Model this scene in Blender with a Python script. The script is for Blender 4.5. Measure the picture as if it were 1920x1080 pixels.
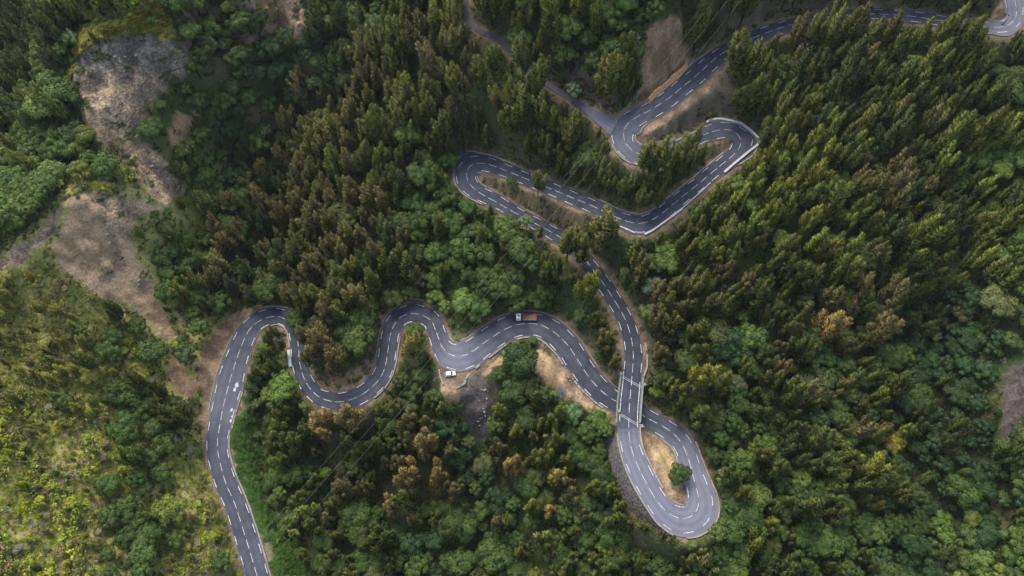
import bpy, bmesh, math, random
import numpy as np
from mathutils import Vector, Matrix, kdtree
sc = bpy.context.scene
for o in list(bpy.data.objects): bpy.data.objects.remove(o)
C = sc.collection
# ------------------------------------------------------------------ camera
TILT = math.radians(28.6); CAMZ = 270.0; FPX = 1300.0
cam = bpy.data.cameras.new('camera'); camo = bpy.data.objects.new('camera', cam); C.objects.link(camo)
camo.location = (0, 0, CAMZ); camo.rotation_euler = (TILT, 0, 0)
cam.sensor_width = 36; cam.lens = FPX/1920*36; cam.clip_start = 1; cam.clip_end = 3000
sc.camera = camo
# ------------------------------------------------------------------ light
SUN_EL, SUN_AZ = math.radians(58), math.radians(-28)      # azimuth from north (+y), clockwise: upper left
w = bpy.data.worlds.new('World'); sc.world = w; w.use_nodes = True
nt = w.node_tree; bg = nt.nodes['Background']
sky = nt.nodes.new('ShaderNodeTexSky'); sky.sky_type = 'NISHITA'; sky.sun_disc = False
sky.sun_elevation = SUN_EL; sky.sun_rotation = SUN_AZ; sky.air_density = 1.0; sky.dust_density = 2.5; sky.ozone_density = 1.5
hs = nt.nodes.new('ShaderNodeHueSaturation'); hs.inputs['Saturation'].default_value = .72; nt.links.new(sky.outputs[0], hs.inputs['Color']); nt.links.new(hs.outputs[0], bg.inputs[0]); bg.inputs[1].default_value = 0.15
sl = bpy.data.lights.new('sun', 'SUN'); sl.energy = 1.7; sl.angle = math.radians(30); sl.color = (1.0, .90, .74)
so = bpy.data.objects.new('sun', sl); C.objects.link(so)
sd = Vector((math.sin(SUN_AZ)*math.cos(SUN_EL), math.cos(SUN_AZ)*math.cos(SUN_EL), math.sin(SUN_EL)))
so.rotation_euler = sd.to_track_quat('Z', 'Y').to_euler(); so.location = (0, 0, 300)
sc.view_settings.view_transform = 'Standard'; sc.view_settings.look = 'None'
sc.view_settings.exposure = 1.08; sc.view_settings.gamma = 1; sc.view_settings.use_curve_mapping = False
rng = np.random.default_rng(7); random.seed(7)

# ------------------------------------------------------------------ helpers
ct, st = math.cos(TILT), math.sin(TILT)
def unproj(px, py, z):
    """image position + height -> point in the world"""
    px = np.asarray(px, float); py = np.asarray(py, float); z = np.asarray(z, float)
    u = (px-960)/FPX; v = (540-py)/FPX
    dz = -ct + v*st; dy = st + v*ct
    D = (z-CAMZ)/dz
    return np.stack([u*D, dy*D, z+0*D], -1)
def proj(P):
    P = np.asarray(P, float); x = P[..., 0]; y = P[..., 1]; z = P[..., 2]-CAMZ
    D = y*st - z*ct; up = y*ct + z*st
    return 960+FPX*x/D, 540-FPX*up/D, D
def tag(o, label=None, cat=None, group=None, kind=None):
    if label: o['label'] = label
    if cat: o['category'] = cat
    if group: o['group'] = group
    if kind: o['kind'] = kind
    return o
def empty(name, loc, rz=0.0):
    o = bpy.data.objects.new(name, None); C.objects.link(o); o.location = loc; o.rotation_euler = (0, 0, rz)
    o.empty_display_size = .5; return o
def link(name, me, parent=None):
    o = bpy.data.objects.new(name, me); C.objects.link(o)
    if parent is not None: o.parent = parent
    return o
def mesh_np(name, V, F, mats, mi=None, smooth=False, vn=None, attr=None):
    V = np.asarray(V, np.float32).reshape(-1, 3); F = np.asarray(F, np.int32); n = F.shape[1]
    me = bpy.data.meshes.new(name)
    me.vertices.add(len(V)); me.vertices.foreach_set('co', V.ravel())
    me.loops.add(F.size); me.loops.foreach_set('vertex_index', F.ravel())
    me.polygons.add(len(F)); me.polygons.foreach_set('loop_start', np.arange(0, F.size, n, dtype=np.int32))
    try: me.polygons.foreach_set('loop_total', np.full(len(F), n, np.int32))
    except Exception: pass
    for m in (mats if isinstance(mats, (list, tuple)) else [mats]): me.materials.append(m)
    if mi is not None: me.polygons.foreach_set('material_index', np.asarray(mi, np.int32))
    me.polygons.foreach_set('use_smooth', np.full(len(F), bool(smooth or vn is not None)))
    me.update(calc_edges=True)
    if attr:
        for k, a in attr.items():
            a = np.asarray(a, np.float32)
            if a.ndim == 1:
                at = me.attributes.new(k, 'FLOAT', 'POINT'); at.data.foreach_set('value', a)
            else:
                at = me.attributes.new(k, 'FLOAT_COLOR', 'POINT')
                at.data.foreach_set('color', np.concatenate([a, np.ones((len(a), 1), np.float32)], 1).ravel())
    me.validate()
    if vn is not None: me.normals_split_custom_set_from_vertices(np.asarray(vn, np.float32))
    return me
def hsh(ix, iy, seed):
    n = (ix.astype(np.int64)*374761393 + iy.astype(np.int64)*668265263 + seed*1442695041) & 0x7fffffff
    n = ((n ^ (n >> 13))*1274126177) & 0x7fffffff
    return ((n ^ (n >> 16)) & 0xffff)/65535.0
def vnoise(x, y, seed=0):
    ix = np.floor(x); iy = np.floor(y); fx = x-ix; fy = y-iy; fx = fx*fx*(3-2*fx); fy = fy*fy*(3-2*fy)
    ix = ix.astype(np.int64); iy = iy.astype(np.int64)
    a = hsh(ix, iy, seed); b = hsh(ix+1, iy, seed); c = hsh(ix, iy+1, seed); d = hsh(ix+1, iy+1, seed)
    return (a*(1-fx)+b*fx)*(1-fy) + (c*(1-fx)+d*fx)*fy
def fbm(x, y, sc_, seed=0, o=4):
    s = 0; a = .5; t = 0
    for k in range(o):
        s = s + a*vnoise(x/sc_*2**k, y/sc_*2**k, seed+k*17); t += a; a *= .5
    return s/t
def sstep(a, b, x):
    t = np.clip((x-a)/(b-a), 0, 1); return t*t*(3-2*t)
# ------------------------------------------------------------------ materials
def newmat(name):
    m = bpy.data.materials.new(name); m.use_nodes = True; return m, m.node_tree, m.node_tree.nodes['Principled BSDF']
def flat(name, col, rough=.6, metal=0, var=.12, scale=3, bump=0.0):
    m, t, p = newmat(name); p.inputs['Roughness'].default_value = rough; p.inputs['Metallic'].default_value = metal
    tc = t.nodes.new('ShaderNodeTexCoord'); n = t.nodes.new('ShaderNodeTexNoise'); n.inputs['Scale'].default_value = scale; n.inputs['Detail'].default_value = 5
    t.links.new(tc.outputs['Object'], n.inputs['Vector'])
    r = t.nodes.new('ShaderNodeMapRange'); r.inputs[1].default_value = .3; r.inputs[2].default_value = .7; r.inputs[3].default_value = 1-var; r.inputs[4].default_value = 1+var
    t.links.new(n.outputs['Fac'], r.inputs[0])
    mx = t.nodes.new('ShaderNodeVectorMath'); mx.operation = 'SCALE'; mx.inputs[0].default_value = col; t.links.new(r.outputs[0], mx.inputs['Scale'])
    t.links.new(mx.outputs[0], p.inputs['Base Color'])
    if bump:
        b = t.nodes.new('ShaderNodeBump'); b.inputs['Strength'].default_value = bump; t.links.new(n.outputs['Fac'], b.inputs['Height']); t.links.new(b.outputs[0], p.inputs['Normal'])
    return m
def leafmat(name, trans=.25, rough=.62):
    m, t, p = newmat(name); p.inputs['Roughness'].default_value = rough; p.inputs['Specular IOR Level'].default_value = .25
    a = t.nodes.new('ShaderNodeAttribute'); a.attribute_type = 'INSTANCER'; a.attribute_name = 'tint'
    v = t.nodes.new('ShaderNodeAttribute'); v.attribute_name = 'v'
    s = t.nodes.new('ShaderNodeVectorMath'); s.operation = 'SCALE'
    t.links.new(a.outputs['Vector'], s.inputs[0]); t.links.new(v.outputs['Fac'], s.inputs['Scale'])
    h = t.nodes.new('ShaderNodeAttribute'); h.attribute_name = 'h'
    mm = t.nodes.new('ShaderNodeVectorMath'); mm.operation = 'MULTIPLY'
    cr = t.nodes.new('ShaderNodeMix'); cr.data_type = 'RGBA'; cr.inputs[6].default_value = (.92, 1.03, .90, 1); cr.inputs[7].default_value = (1.06, 1.03, .84, 1)
    t.links.new(h.outputs['Fac'], cr.inputs[0]); t.links.new(s.outputs[0], mm.inputs[0]); t.links.new(cr.outputs[2], mm.inputs[1])
    t.links.new(mm.outputs[0], p.inputs['Base Color'])
    tr = t.nodes.new('ShaderNodeBsdfTranslucent'); t.links.new(mm.outputs[0], tr.inputs[0])
    mix = t.nodes.new('ShaderNodeMixShader'); mix.inputs[0].default_value = trans
    t.links.new(p.outputs[0], mix.inputs[1]); t.links.new(tr.outputs[0], mix.inputs[2])
    t.links.new(mix.outputs[0], t.nodes['Material Output'].inputs[0])
    return m
M = {}
M['leaf'] = leafmat('leaf'); M['needle'] = leafmat('needle', .2, .7)
M['bark'] = flat('bark', (.12, .10, .08), .9); M['deadwood'] = flat('deadwood', (.38, .36, .33), .9)
M['paint'] = flat('road_paint', (.48, .48, .51), .6, var=.5, scale=1.2)
M['concrete'] = flat('pale_concrete', (.20, .195, .19), .85, var=.2, scale=.8, bump=.2)
M['whitewall'] = flat('whitewashed_concrete', (.40, .41, .43), .8, var=.2, scale=.7, bump=.2)
M['stonewall'] = flat('edging_stone', (.25, .23, .21), .9, var=.35, scale=1.6, bump=.6)
M['ochre'] = flat('ochre_panel', (.55, .30, .13), .8, var=.2, scale=1.0, bump=.2)
M['teal'] = flat('green_rail_metal', (.16, .28, .26), .5, .3)
M['steel'] = flat('galvanised_steel', (.36, .38, .40), .45, .7)
M['wire'] = flat('wire', (.28, .28, .28), .5, .4)
M['timber'] = flat('weathered_timber', (.30, .26, .22), .85)
M['glass'] = flat('dark_glass', (.015, .02, .03), .12, var=.05)
M['rubber'] = flat('rubber', (.02, .02, .02), .8)
M['carwhite'] = flat('white_car_paint', (.72, .75, .80), .3, var=.03)
M['carblue'] = flat('dark_blue_car_paint', (.07, .11, .16), .3, var=.03)
M['truckwhite'] = flat('white_truck_paint', (.82, .83, .86), .35, var=.05)
M['truckred'] = flat('rust_red_steel', (.16, .045, .035), .6, var=.25, scale=2)
M['plank'] = flat('red_brown_plank', (.20, .085, .055), .75, var=.3, scale=2.2)
M['skin'] = flat('skin', (.35, .2, .14), .6); M['cloth_dark'] = flat('dark_cloth', (.04, .04, .06), .85)
M['cloth_grey'] = flat('grey_cloth', (.12, .12, .14), .85); M['helmet'] = flat('white_helmet', (.8, .8, .82), .3, var=.02)
M['bikered'] = flat('red_bike_paint', (.35, .05, .04), .35, var=.1); M['signred'] = flat('sign_red', (.5, .03, .04), .5, var=.05)
M['signwhite'] = flat('sign_white', (.8, .78, .78), .5, var=.05)
M['boulder'] = flat('pale_boulder', (.22, .205, .195), .9, var=.3, scale=1.2, bump=.5)

# ------------------------------------------------------------------ the road as it runs
# centre px, left line, right line (px from the centre), extra asphalt left / right, height (None = interpolate), paleness
RD = [
(498,1135,20,20,3,4,-2.5,.35),(480,1073,19,20,3,4,0,.35),(467,1029,19,20,3,4,None,.35),(454,987,19,20,3,4,None,.3),(440,944,19,19,3,4,None,.3),(423,905,19,19,3,4,None,.3),
(412,865,20,18,3,3,None,.35),(408.5,846,20,18,3,3,None,.4),(408,825.5,20,18,3,3,None,.45),(411,804.5,20,19,3,3,None,.5),(419,760.5,20,22,4,4,None,.55),(431,714,22,24,4,4,3.6,.5),
(443,675,20,20,4,4,None,.35),(457.8,636.5,18,17,4,4,None,.25),(468,618,17,16,4,4,None,.2),(483.7,603.5,16,14,4,3,None,.15),(504.4,594.8,15,13,3,3,6,.1),(523.5,594,15,13,3,2,None,.1),(540,602,14,12,3,2,None,.1),
(552,617,13,12,3,2,None,.1),(556,628.5,13,13,3,2,None,.1),(560,655,13,14,3,2,7.6,.1),(562,681,13,14,3,2,None,.1),(572.6,714.6,14,14,3,3,None,.15),(593,740.6,14,14,3,3,9,.15),
(612,750,16,15,3,3,None,.15),(633,753.5,16,15,3,3,None,.15),(655,750,16,15,3,3,None,.2),(675,742,16,15,3,3,None,.2),(689,732.7,16,15,3,3,None,.2),(705,718.5,16,15,3,3,10.8,.2),
(718,699,16,15,3,3,None,.2),(724,679.5,16,15,3,3,None,.2),(727,660,16,15,3,3,None,.15),(729.7,640,16,15,3,3,None,.15),(734,621,16,15,3,3,None,.15),(742.4,604,16,15,4,3,None,.15),
(757,591.7,16,15,4,3,12.4,.15),(776,588,17,15,4,3,None,.15),(795.7,593,17,15,4,3,None,.15),(808.5,601.8,17,15,4,3,None,.2),(816,617,16,15,4,2,None,.25),(822,633.7,16,16,4,2,None,.35),
(829,650.7,17,18,4,3,13.6,.5),(841.5,663,20,24,4,4,None,.8),(862,668,23,25,4,4,None,.85),(883.5,660,22,24,4,5,None,.6),(904,645.4,21,23,4,4,None,.4),(923,632,21,22,4,4,None,.3),(943.5,619,21,22,4,4,15,.25),
(963,611,20,21,4,4,None,.2),(985,606.5,19,21,4,4,None,.2),(1009,608,18,21,4,4,None,.2),(1024,613.8,19,21,4,4,None,.2),(1042,625,19,22,4,4,None,.2),(1056,638,19,23,4,4,None,.2),
(1069,652.7,19,23,4,4,16,.2),(1080.4,670.4,19,23,4,4,None,.2),(1090.4,686,19,22,4,4,None,.2),(1102.5,704.8,19,21,4,4,None,.15),(1116.5,721.5,19,20,4,4,None,.15),(1133,737.5,18,19,4,4,None,.1),
(1152,750.6,17,18,4,4,17.3,.1),(1175,763,16,17,4,4,17.8,.1),(1198,775,16,17,4,4,None,.15),(1221,787.7,15,17,4,4,18.4,.2),(1243.5,799.7,15,17,4,4,None,.35),(1267.4,817.6,16,17,5,4,None,.5),
(1282,839,17,16,6,3,None,.7),(1291.7,864,17,17,6,3,19.6,.8),(1300.5,895.7,19,17,7,3,None,.9),(1306.5,918,22,17,8,3,None,.95),(1310,940,26,20,10,3,20.6,1),(1306,957,28,21,13,3,None,1),(1294,969,28,21,11,3,None,1),(1276,972,27,22,7,3,21.1,1),
(1262,967,24,20,6,3,None,1),(1250,959.7,22,19,5,3,None,1),(1230,936.7,19,18,4,3,22,1),(1213.5,909,19,18,4,3,None,1),(1199.7,881.6,19,18,4,3,None,.95),(1187.7,853,18,17,4,3,None,.9),(1180.8,827,17,16,4,3,23.6,.85),
(1179,800.6,17,16,4,3,24.1,.6),(1179.5,773,17,16,4,4,24.5,.3),(1181.4,746.8,17,16,4,4,24.8,.3),(1183.6,721,16,16,4,4,25.1,.25),(1185.8,695.7,16,16,3,3,25.5,.2),(1187.5,670,15,16,3,3,None,.1),(1186,647.5,14,15,3,3,None,.1),
(1180,620,14,14,3,3,27.5,.05),(1172.5,599.5,13,13,3,3,None,.05),(1161.8,579,13,13,3,3,None,.05),(1150,560,13,13,3,3,29.5,.05),(1135.5,537.5,13,13,3,3,None,.05),(1122,518.8,13,13,3,3,None,.05),(1107.5,500,12,12,3,3,31.5,.05),
(1093,481,12,12,3,3,None,.05),(1077,464,12,12,3,3,None,.05),(1058,449.5,12,11,3,3,33.5,.1),(1038.8,438,12,11,3,3,None,.1),(1018.8,427,11,11,3,3,None,.1),(990,412,10,11,3,3,None,.1),(960,396,10,11,3,3,35.5,.15),
(947.8,389,10,12,3,3,None,.15),(930.5,379,10,13,3,3,None,.2),(914.6,370.4,12,13,3,3,None,.25),(900.4,362,14,12,3,3,37.5,.3),(886.3,351,17,13,3,3,None,.3),(876.5,337,19,16,4,3,None,.3),(875,325,19,20,4,3,38.6,.3),(879,314.5,16,18,10,3,None,.3),
(888,308,15,15,10,3,None,.25),(898.7,306,13,14,5,3,39.6,.2),(920.6,309.6,12,13,4,3,None,.1),(937.5,315.6,11,12,4,3,40.5,.1),(960,324.5,11,11,4,3,None,.1),(1000,341,11,11,4,3,42,.1),(1044,358.5,11,11,4,3,None,.1),
(1078,372.8,11,12,4,3,44,.1),(1100.3,381.6,11,12,4,3,None,.1),(1130,395,11,12,4,3,None,.1),(1155,407,11,13,4,4,46,.1),(1178,415.6,13,15,3,4,None,.15),(1202,418.5,13,17,3,4,47.3,.15),(1223,412,13,16,3,4,None,.15),(1239.7,401,12,15,3,4,None,.15),
(1257,387,12,14,3,5,48.8,.15),(1288,361.7,12,12,3,7,None,.15),(1303.8,349.4,12,12,3,7,None,.15),(1335.7,322.8,12,12,3,5,51.5,.2),(1366,298,12,13,3,6,None,.2),(1379.8,285.6,13,15,3,8,None,.2),(1388,273,16,19,3,11,54,.2),
(1388.5,262,18,22,2,8,None,.2),(1384,253.4,17,15,2,5,None,.2),(1376,247,16,13,2,4,None,.2),(1364.4,243,15,13,2,3,55.3,.25),(1345,244.4,15,14,3,3,None,.25),(1324.6,250.6,13,13,3,3,None,.25),(1297,263,13,12,3,3,57,.25),
(1261,279.6,14,12,3,3,None,.3),(1246,286,15,11,3,3,58.4,.4),(1224.7,291,17,11,3,4,None,.5),(1199,288.5,19,11,3,5,None,.55),(1180.6,277,20,12,3,6,60,.6),(1171,262.6,21,16,3,4,None,.6),(1169.8,244.8,22,20,3,5,61,.55),
(1180.6,228.4,18,19,3,10,None,.45),(1198.4,217,15,16,3,5,62.3,.35),(1217.6,207.4,14,16,3,4,None,.3),(1249.6,187,14,16,3,5,64,.25),(1279.7,162.8,14,16,4,5,65.4,.25),(1307.5,140,14,16,6,5,None,.2),(1320,128.6,14,15,6,4,67,.2),
(1333,117,13,14,5,4,None,.15),(1350,103,12,13,4,4,None,.15),(1375,88,11,11,3,3,69.5,.1),(1410,72,11,11,3,3,None,.1),(1448,57.5,11,11,3,3,71.8,.1),(1490,44.5,9,10,3,3,None,.1),(1540,34,9,9,3,3,74,.1),(1590,28,8,9,3,3,None,.1),
(1640,26,8,9,3,3,76,.1),(1705,30,9,9,3,3,None,.15),(1760,38,9,9,3,3,78,.2),(1810,46,9,9,3,3,None,.35),(1860,51,9,9,3,4,80,.7),(1886,48,11,11,3,9,None,.9),(1902,37,14,12,4,6,81.5,.95),(1906,22,19,12,4,5,None,.95),(1904,6,18,13,4,4,83,.95),(1898,-20,18,14,4,4,84,.9),(1885,-60,17,14,4,4,86,.9)]
def densify(nodes, step=1.0):
    A = np.array([[n[0], n[1], n[2], n[3], n[4], n[5], n[7]] for n in nodes], float)
    zi = [i for i, n in enumerate(nodes) if n[6] is not None]
    t = np.concatenate([[0], np.cumsum(np.hypot(*(A[1:, :2]-A[:-1, :2]).T))])
    z = np.interp(t, t[zi], [nodes[i][6] for i in zi])
    A = np.column_stack([A, z]); m = np.zeros_like(A)
    m[1:-1] = (A[2:]-A[:-2])/(t[2:]-t[:-2])[:, None]; m[0] = (A[1]-A[0])/(t[1]-t[0]); m[-1] = (A[-1]-A[-2])/(t[-1]-t[-2])
    T = np.arange(0, t[-1], 3.0); k = np.clip(np.searchsorted(t, T, 'right')-1, 0, len(t)-2)
    h = (t[k+1]-t[k]); s = ((T-t[k])/h)[:, None]; h = h[:, None]
    P = (2*s**3-3*s**2+1)*A[k]+(s**3-2*s**2+s)*h*m[k]+(-2*s**3+3*s**2)*A[k+1]+(s**3-s**2)*h*m[k+1]
    kern = np.ones(15)/15; P[:, 7] = np.convolve(np.pad(P[:, 7], 7, 'edge'), kern, 'valid')
    d = np.gradient(P[:, :2], axis=0); d /= np.hypot(d[:, 0], d[:, 1])[:, None]
    n = np.column_stack([d[:, 1], -d[:, 0]])           # left of travel, in the picture (y down)
    c, zz = P[:, :2], P[:, 7]
    W = lambda off: unproj(c[:, 0]+n[:, 0]*off, c[:, 1]+n[:, 1]*off, zz)
    R = dict(c=W(0*zz), ll=W(P[:, 2]), lr=W(-P[:, 3]), el=W(P[:, 2]+P[:, 4]), er=W(-P[:, 3]-P[:, 5]), px=c, pale=P[:, 6], z=zz)
    R['s'] = np.concatenate([[0], np.cumsum(np.linalg.norm(np.diff(R['c'], axis=0), axis=1))])
    return R
ROAD = densify(RD)
TR = [(862,-90,4.5,4.5,0,0,80,.45),(870,-30,4.5,4.5,0,0,79,.45),(874,10,4.5,4.5,0,0,77,.45),(879,40,4.5,4.5,0,0,75.5,.45),(903,59,4,4,0,0,74,.45),(930,72,4,4,0,0,72.5,.45),(965,105,4,4,0,0,70,.45),(1015,150,4,4,0,0,67.2,.45),(1045,170,4,4,0,0,65.5,.45),(1085,195,5,5,0,0,63.6,.5),(1112,213,9,9,0,0,62.5,.6),(1135,228,13,13,0,0,61.7,.8),(1155,240,22,17,0,0,61,.8)]
TRACK = densify(TR)
BR0, BR1 = 793, 703      # picture rows between which the upper road is a bridge
pxr = ROAD['px']; imid = int(np.argmin(np.hypot(pxr[:, 0]-1182, pxr[:, 1]-748)))
onbr = np.zeros(len(pxr), bool)
for i in range(imid-60, imid+60):
    if BR1 <= pxr[i, 1] <= BR0 and abs(pxr[i, 0]-1182) < 8: onbr[i] = True
def near(px, py, R=ROAD): return int(np.argmin(np.hypot(R['px'][:, 0]-px, R['px'][:, 1]-py)))

# ------------------------------------------------------------------ terrain
CP = """0,-40,40;120,-40,50;250,-30,86;330,-20,84;430,-20,78;540,-20,84;640,-20,66;760,-30,82;950,-30,92;1100,-40,98;1250,-40,100;1450,-40,96;1650,-40,92;1800,-40,94
150,70,84;200,62,86;270,15,87;330,20,80;350,90,74;300,130,68;250,100,76;200,120,78;140,130,79;160,180,74;230,170,70;300,190,62;240,235,62;190,225,68;60,30,40;50,100,28;30,180,30;90,130,38;105,190,52;20,260,34;100,250,50;150,250,60
215,265,60;260,270,56;300,310,48;340,360,36;310,375,42;250,320,54;330,220,56;345,250,50;330,160,62;400,100,58;430,70,66;400,200,45;450,150,36;450,300,18;400,280,30;380,380,24;420,450,12;500,40,64;560,20,74;580,60,58;560,130,36;560,230,20;520,350,6;500,470,1;510,550,0
620,100,46;650,200,38;650,300,30;650,450,20;620,560,13;700,640,13;600,640,10;650,680,13;750,100,62;870,120,70;760,200,50;760,300,40;800,450,24;770,530,13;700,530,16;850,250,50;830,330,34;900,450,26;950,530,23;870,560,17;870,610,16;1000,560,22;1060,580,21;1100,640,20;1030,480,30;1130,670,20;1145,600,24
0,520,50;60,455,58;130,365,64;220,375,54;310,386,42;100,420,56;130,480,46;200,500,38;280,560,22;330,620,17;385,640,9;60,390,54;30,330,42;150,330,50;60,280,38;350,480,18;400,540,9;340,420,30
-100,600,75;0,600,62;100,650,48;200,680,38;300,720,20;370,780,6;-100,800,75;0,800,60;100,800,46;200,830,34;300,860,20;365,890,6;0,950,54;100,980,42;200,1000,30;300,1020,18;400,1040,5;0,1100,52;250,1100,24;-100,1000,70;420,1110,3
510,640,-1;510,690,-6;480,780,-6;470,900,-7;530,1000,-12;560,850,-14;540,730,-5;560,950,-16;650,900,-18;700,1000,-20;620,800,-7;700,780,-2;750,850,-9;800,1000,-18;880,900,-12;905,740,11;905,775,5;895,840,-8;850,800,-1;850,745,10;840,715,13.6;900,700,14.2;780,700,6;775,650,9;740,760,2;900,1050,-22;1000,850,-3;1000,1000,-15;1100,850,3;1120,1000,-9;1180,1060,-12;1000,740,8;1010,690,14.8;980,670,15;1050,720,16;1080,755,15.4;1100,770,13;950,720,9;1130,800,10;1150,780,15;1130,860,9;1140,920,7;1170,980,6;1230,1020,6;500,1130,-8;700,1130,-24;1000,1130,-24
1290,1040,8;1300,1100,0;1380,990,8;1370,900,14;1355,830,18;1300,740,23;1240,680,26;1250,620,29;1300,500,38;1225,560,32;1230,490,38;1180,460,39;1420,450,42;1430,330,48;1400,600,26;1450,700,16;1500,850,4;1550,1000,-6;1500,500,34;1550,350,48;1500,220,58;1450,130,65;1600,80,70;1700,75,72;1800,85,75;1650,200,58;1650,350,40;1700,480,24;1600,500,28;1600,650,10;1640,780,-4;1680,900,-14;1720,1000,-20;1700,1100,-24;1500,1100,-12
1760,650,-4;1750,550,10;1740,300,44;1850,600,14;1900,700,14;1880,780,8;1850,950,-6;1900,1050,0;1850,400,30;1900,250,54;1850,150,66;1930,500,30;2050,300,60;2050,600,40;2050,900,20;2050,100,80;1960,80,80;1300,550,34;1350,400,44
1000,50,80;1100,100,76;1180,150,68;1250,100,78;1240,50,86;1200,0,92;1400,20,84;1350,60,78;1600,0,82;1750,0,86;950,200,62;920,250,52;1050,230,58;1000,290,46;1100,310,48;1130,260,56;1120,160,68;1160,190,65;1270,230,61;1320,190,63;1350,160,67;1300,290,54;1250,330,50;1380,200,62;850,200,60;800,30,74;950,130,70;1240,270,59.5;1250,220,62;1190,350,48;920,335,39.5;960,360,38;1060,400,38;1150,440,38"""
cps = np.array([[float(v) for v in p.split(',')] for ln in CP.split('\n') for p in ln.split(';')])
_l = (cps[:, 1] > 560) & (cps[:, 0] < 420)
cps[_l, 2] = 4+(cps[_l, 2]-4)*.62
cw = unproj(cps[:, 0], cps[:, 1], cps[:, 2])
extra = np.concatenate([ROAD['c'][~onbr][::14], TRACK['c'][::14]]); extra[:, 2] -= .2
ctrl = np.concatenate([cw, extra])
GS = 1.25; X0, X1, Y0, Y1 = -330, 330, -30, 430
gx = np.arange(X0, X1+.01, GS); gy = np.arange(Y0, Y1+.01, GS); NX, NY = len(gx), len(gy)
def rbf(ctrl, Q):
    n = len(ctrl); d = np.linalg.norm(ctrl[:, None, :2]-ctrl[None, :, :2], axis=2)
    A = np.zeros((n+3, n+3)); A[:n, :n] = -d + np.eye(n)*1.0
    A[:n, n] = 1; A[:n, n+1:n+3] = ctrl[:, :2]/100; A[n:, :n] = A[:n, n:].T
    b = np.zeros(n+3); b[:n] = ctrl[:, 2]; wv = np.linalg.solve(A, b)
    out = np.zeros(len(Q))
    for i in range(0, len(Q), 20000):
        q = Q[i:i+20000]; dd = np.sqrt(((q[:, None, :]-ctrl[None, :, :2])**2).sum(2))
        out[i:i+20000] = -dd@wv[:n]+wv[n]+q@wv[n+1:]/100
    return out
cx_, cy_ = gx[::3], gy[::3]
CX, CY = np.meshgrid(cx_, cy_); coarse = rbf(ctrl, np.column_stack([CX.ravel(), CY.ravel()])).reshape(CX.shape)
GX, GY = np.meshgrid(gx, gy)
def bil(arr, xs, ys, x, y):
    fx = np.clip((x-xs[0])/(xs[1]-xs[0]), 0, len(xs)-1.001); fy = np.clip((y-ys[0])/(ys[1]-ys[0]), 0, len(ys)-1.001)
    i = fx.astype(int); j = fy.astype(int); a = fx-i; b = fy-j
    return (arr[j, i]*(1-a)+arr[j, i+1]*a)*(1-b)+(arr[j+1, i]*(1-a)+arr[j+1, i+1]*a)*b
Z = bil(coarse, cx_, cy_, GX, GY)
def blur(a, r):
    k = np.exp(-.5*(np.arange(-3*r, 3*r+1)/r)**2); k /= k.sum(); p = 3*r
    a = np.apply_along_axis(lambda v: np.convolve(np.pad(v, p, 'edge'), k, 'valid'), 0, a)
    return np.apply_along_axis(lambda v: np.convolve(np.pad(v, p, 'edge'), k, 'valid'), 1, a)
Z = blur(Z, 2)
# distance to any carriageway at ground level
PTS = []
for R, msk in ((ROAD, ~onbr), (TRACK, np.ones(len(TRACK['px']), bool))):
    for f in np.linspace(0, 1, 11):
        P = R['el']*(1-f)+R['er']*f; PTS.append(P[msk])
PTS.append(unproj(np.array([832,845,858,868,840,850,862,846,856]), np.array([700,698,698,696,712,712,710,724,722]), np.full(9, 13.9)))   # the turnout is level
PTS = np.concatenate(PTS)
kd = kdtree.KDTree(len(PTS))
for i, p in enumerate(PTS): kd.insert((p[0], p[1], 0), i)
kd.balance()
DR = np.full((NY, NX), 99.0); ZR = np.zeros((NY, NX))
lo, hi = PTS[:, :2].min(0)-12, PTS[:, :2].max(0)+12
for j in range(NY):
    if not lo[1] < gy[j] < hi[1]: continue
    for i in range(NX):
        x = gx[i]
        if not lo[0] < x < hi[0]: continue
        co, idx, d = kd.find((x, gy[j], 0)); DR[j, i] = d; ZR[j, i] = PTS[idx, 2]
T = sstep(2.2, 8.5, DR)
_ja, _jb = near(1276, 972), near(1179, 797); WK = np.zeros((NY, NX))
_E = ROAD['el'][_ja:_jb]; _O = ROAD['er'][_ja:_jb]; _f = np.linspace(0, 1, len(_E)); _dep = 2+9*np.sin(np.clip(_f*1.15, 0, 1)*math.pi*.62)**1.1
CLZ = np.full((NY, NX), np.nan); CLD = np.full((NY, NX), 99.)
for _j in np.nonzero((gy > _E[:, 1].min()-22) & (gy < _E[:, 1].max()+22))[0]:
    for _i in np.nonzero((gx > _E[:, 0].min()-22) & (gx < _E[:, 0].max()+22))[0]:
        _q = np.array([gx[_i], gy[_j]]); _dd = np.hypot(*(_E[:, :2]-_q).T); _k = int(np.argmin(_dd))
        if 0 < _k < len(_E)-1 and np.dot(_q-_E[_k, :2], (_E[_k]-_O[_k])[:2]) > 0 and _dd[_k] < 16: CLD[_j, _i] = _dd[_k]; CLZ[_j, _i] = _E[_k, 2]-_dep[_k]*1.12
Z = Z + (fbm(GX, GY, 14, 3)-.5)*3.0*T + (fbm(GX, GY, 4, 9)-.5)*1.0*T
Z = Z*T + (ZR-.30)*(1-T)
_m = np.isfinite(CLZ); _w = sstep(16, 7, CLD)*sstep(.2, 1.2, CLD)
Z = np.where(_m, Z*(1-_w)+np.minimum(Z, np.nan_to_num(CLZ))*_w, Z)
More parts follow.
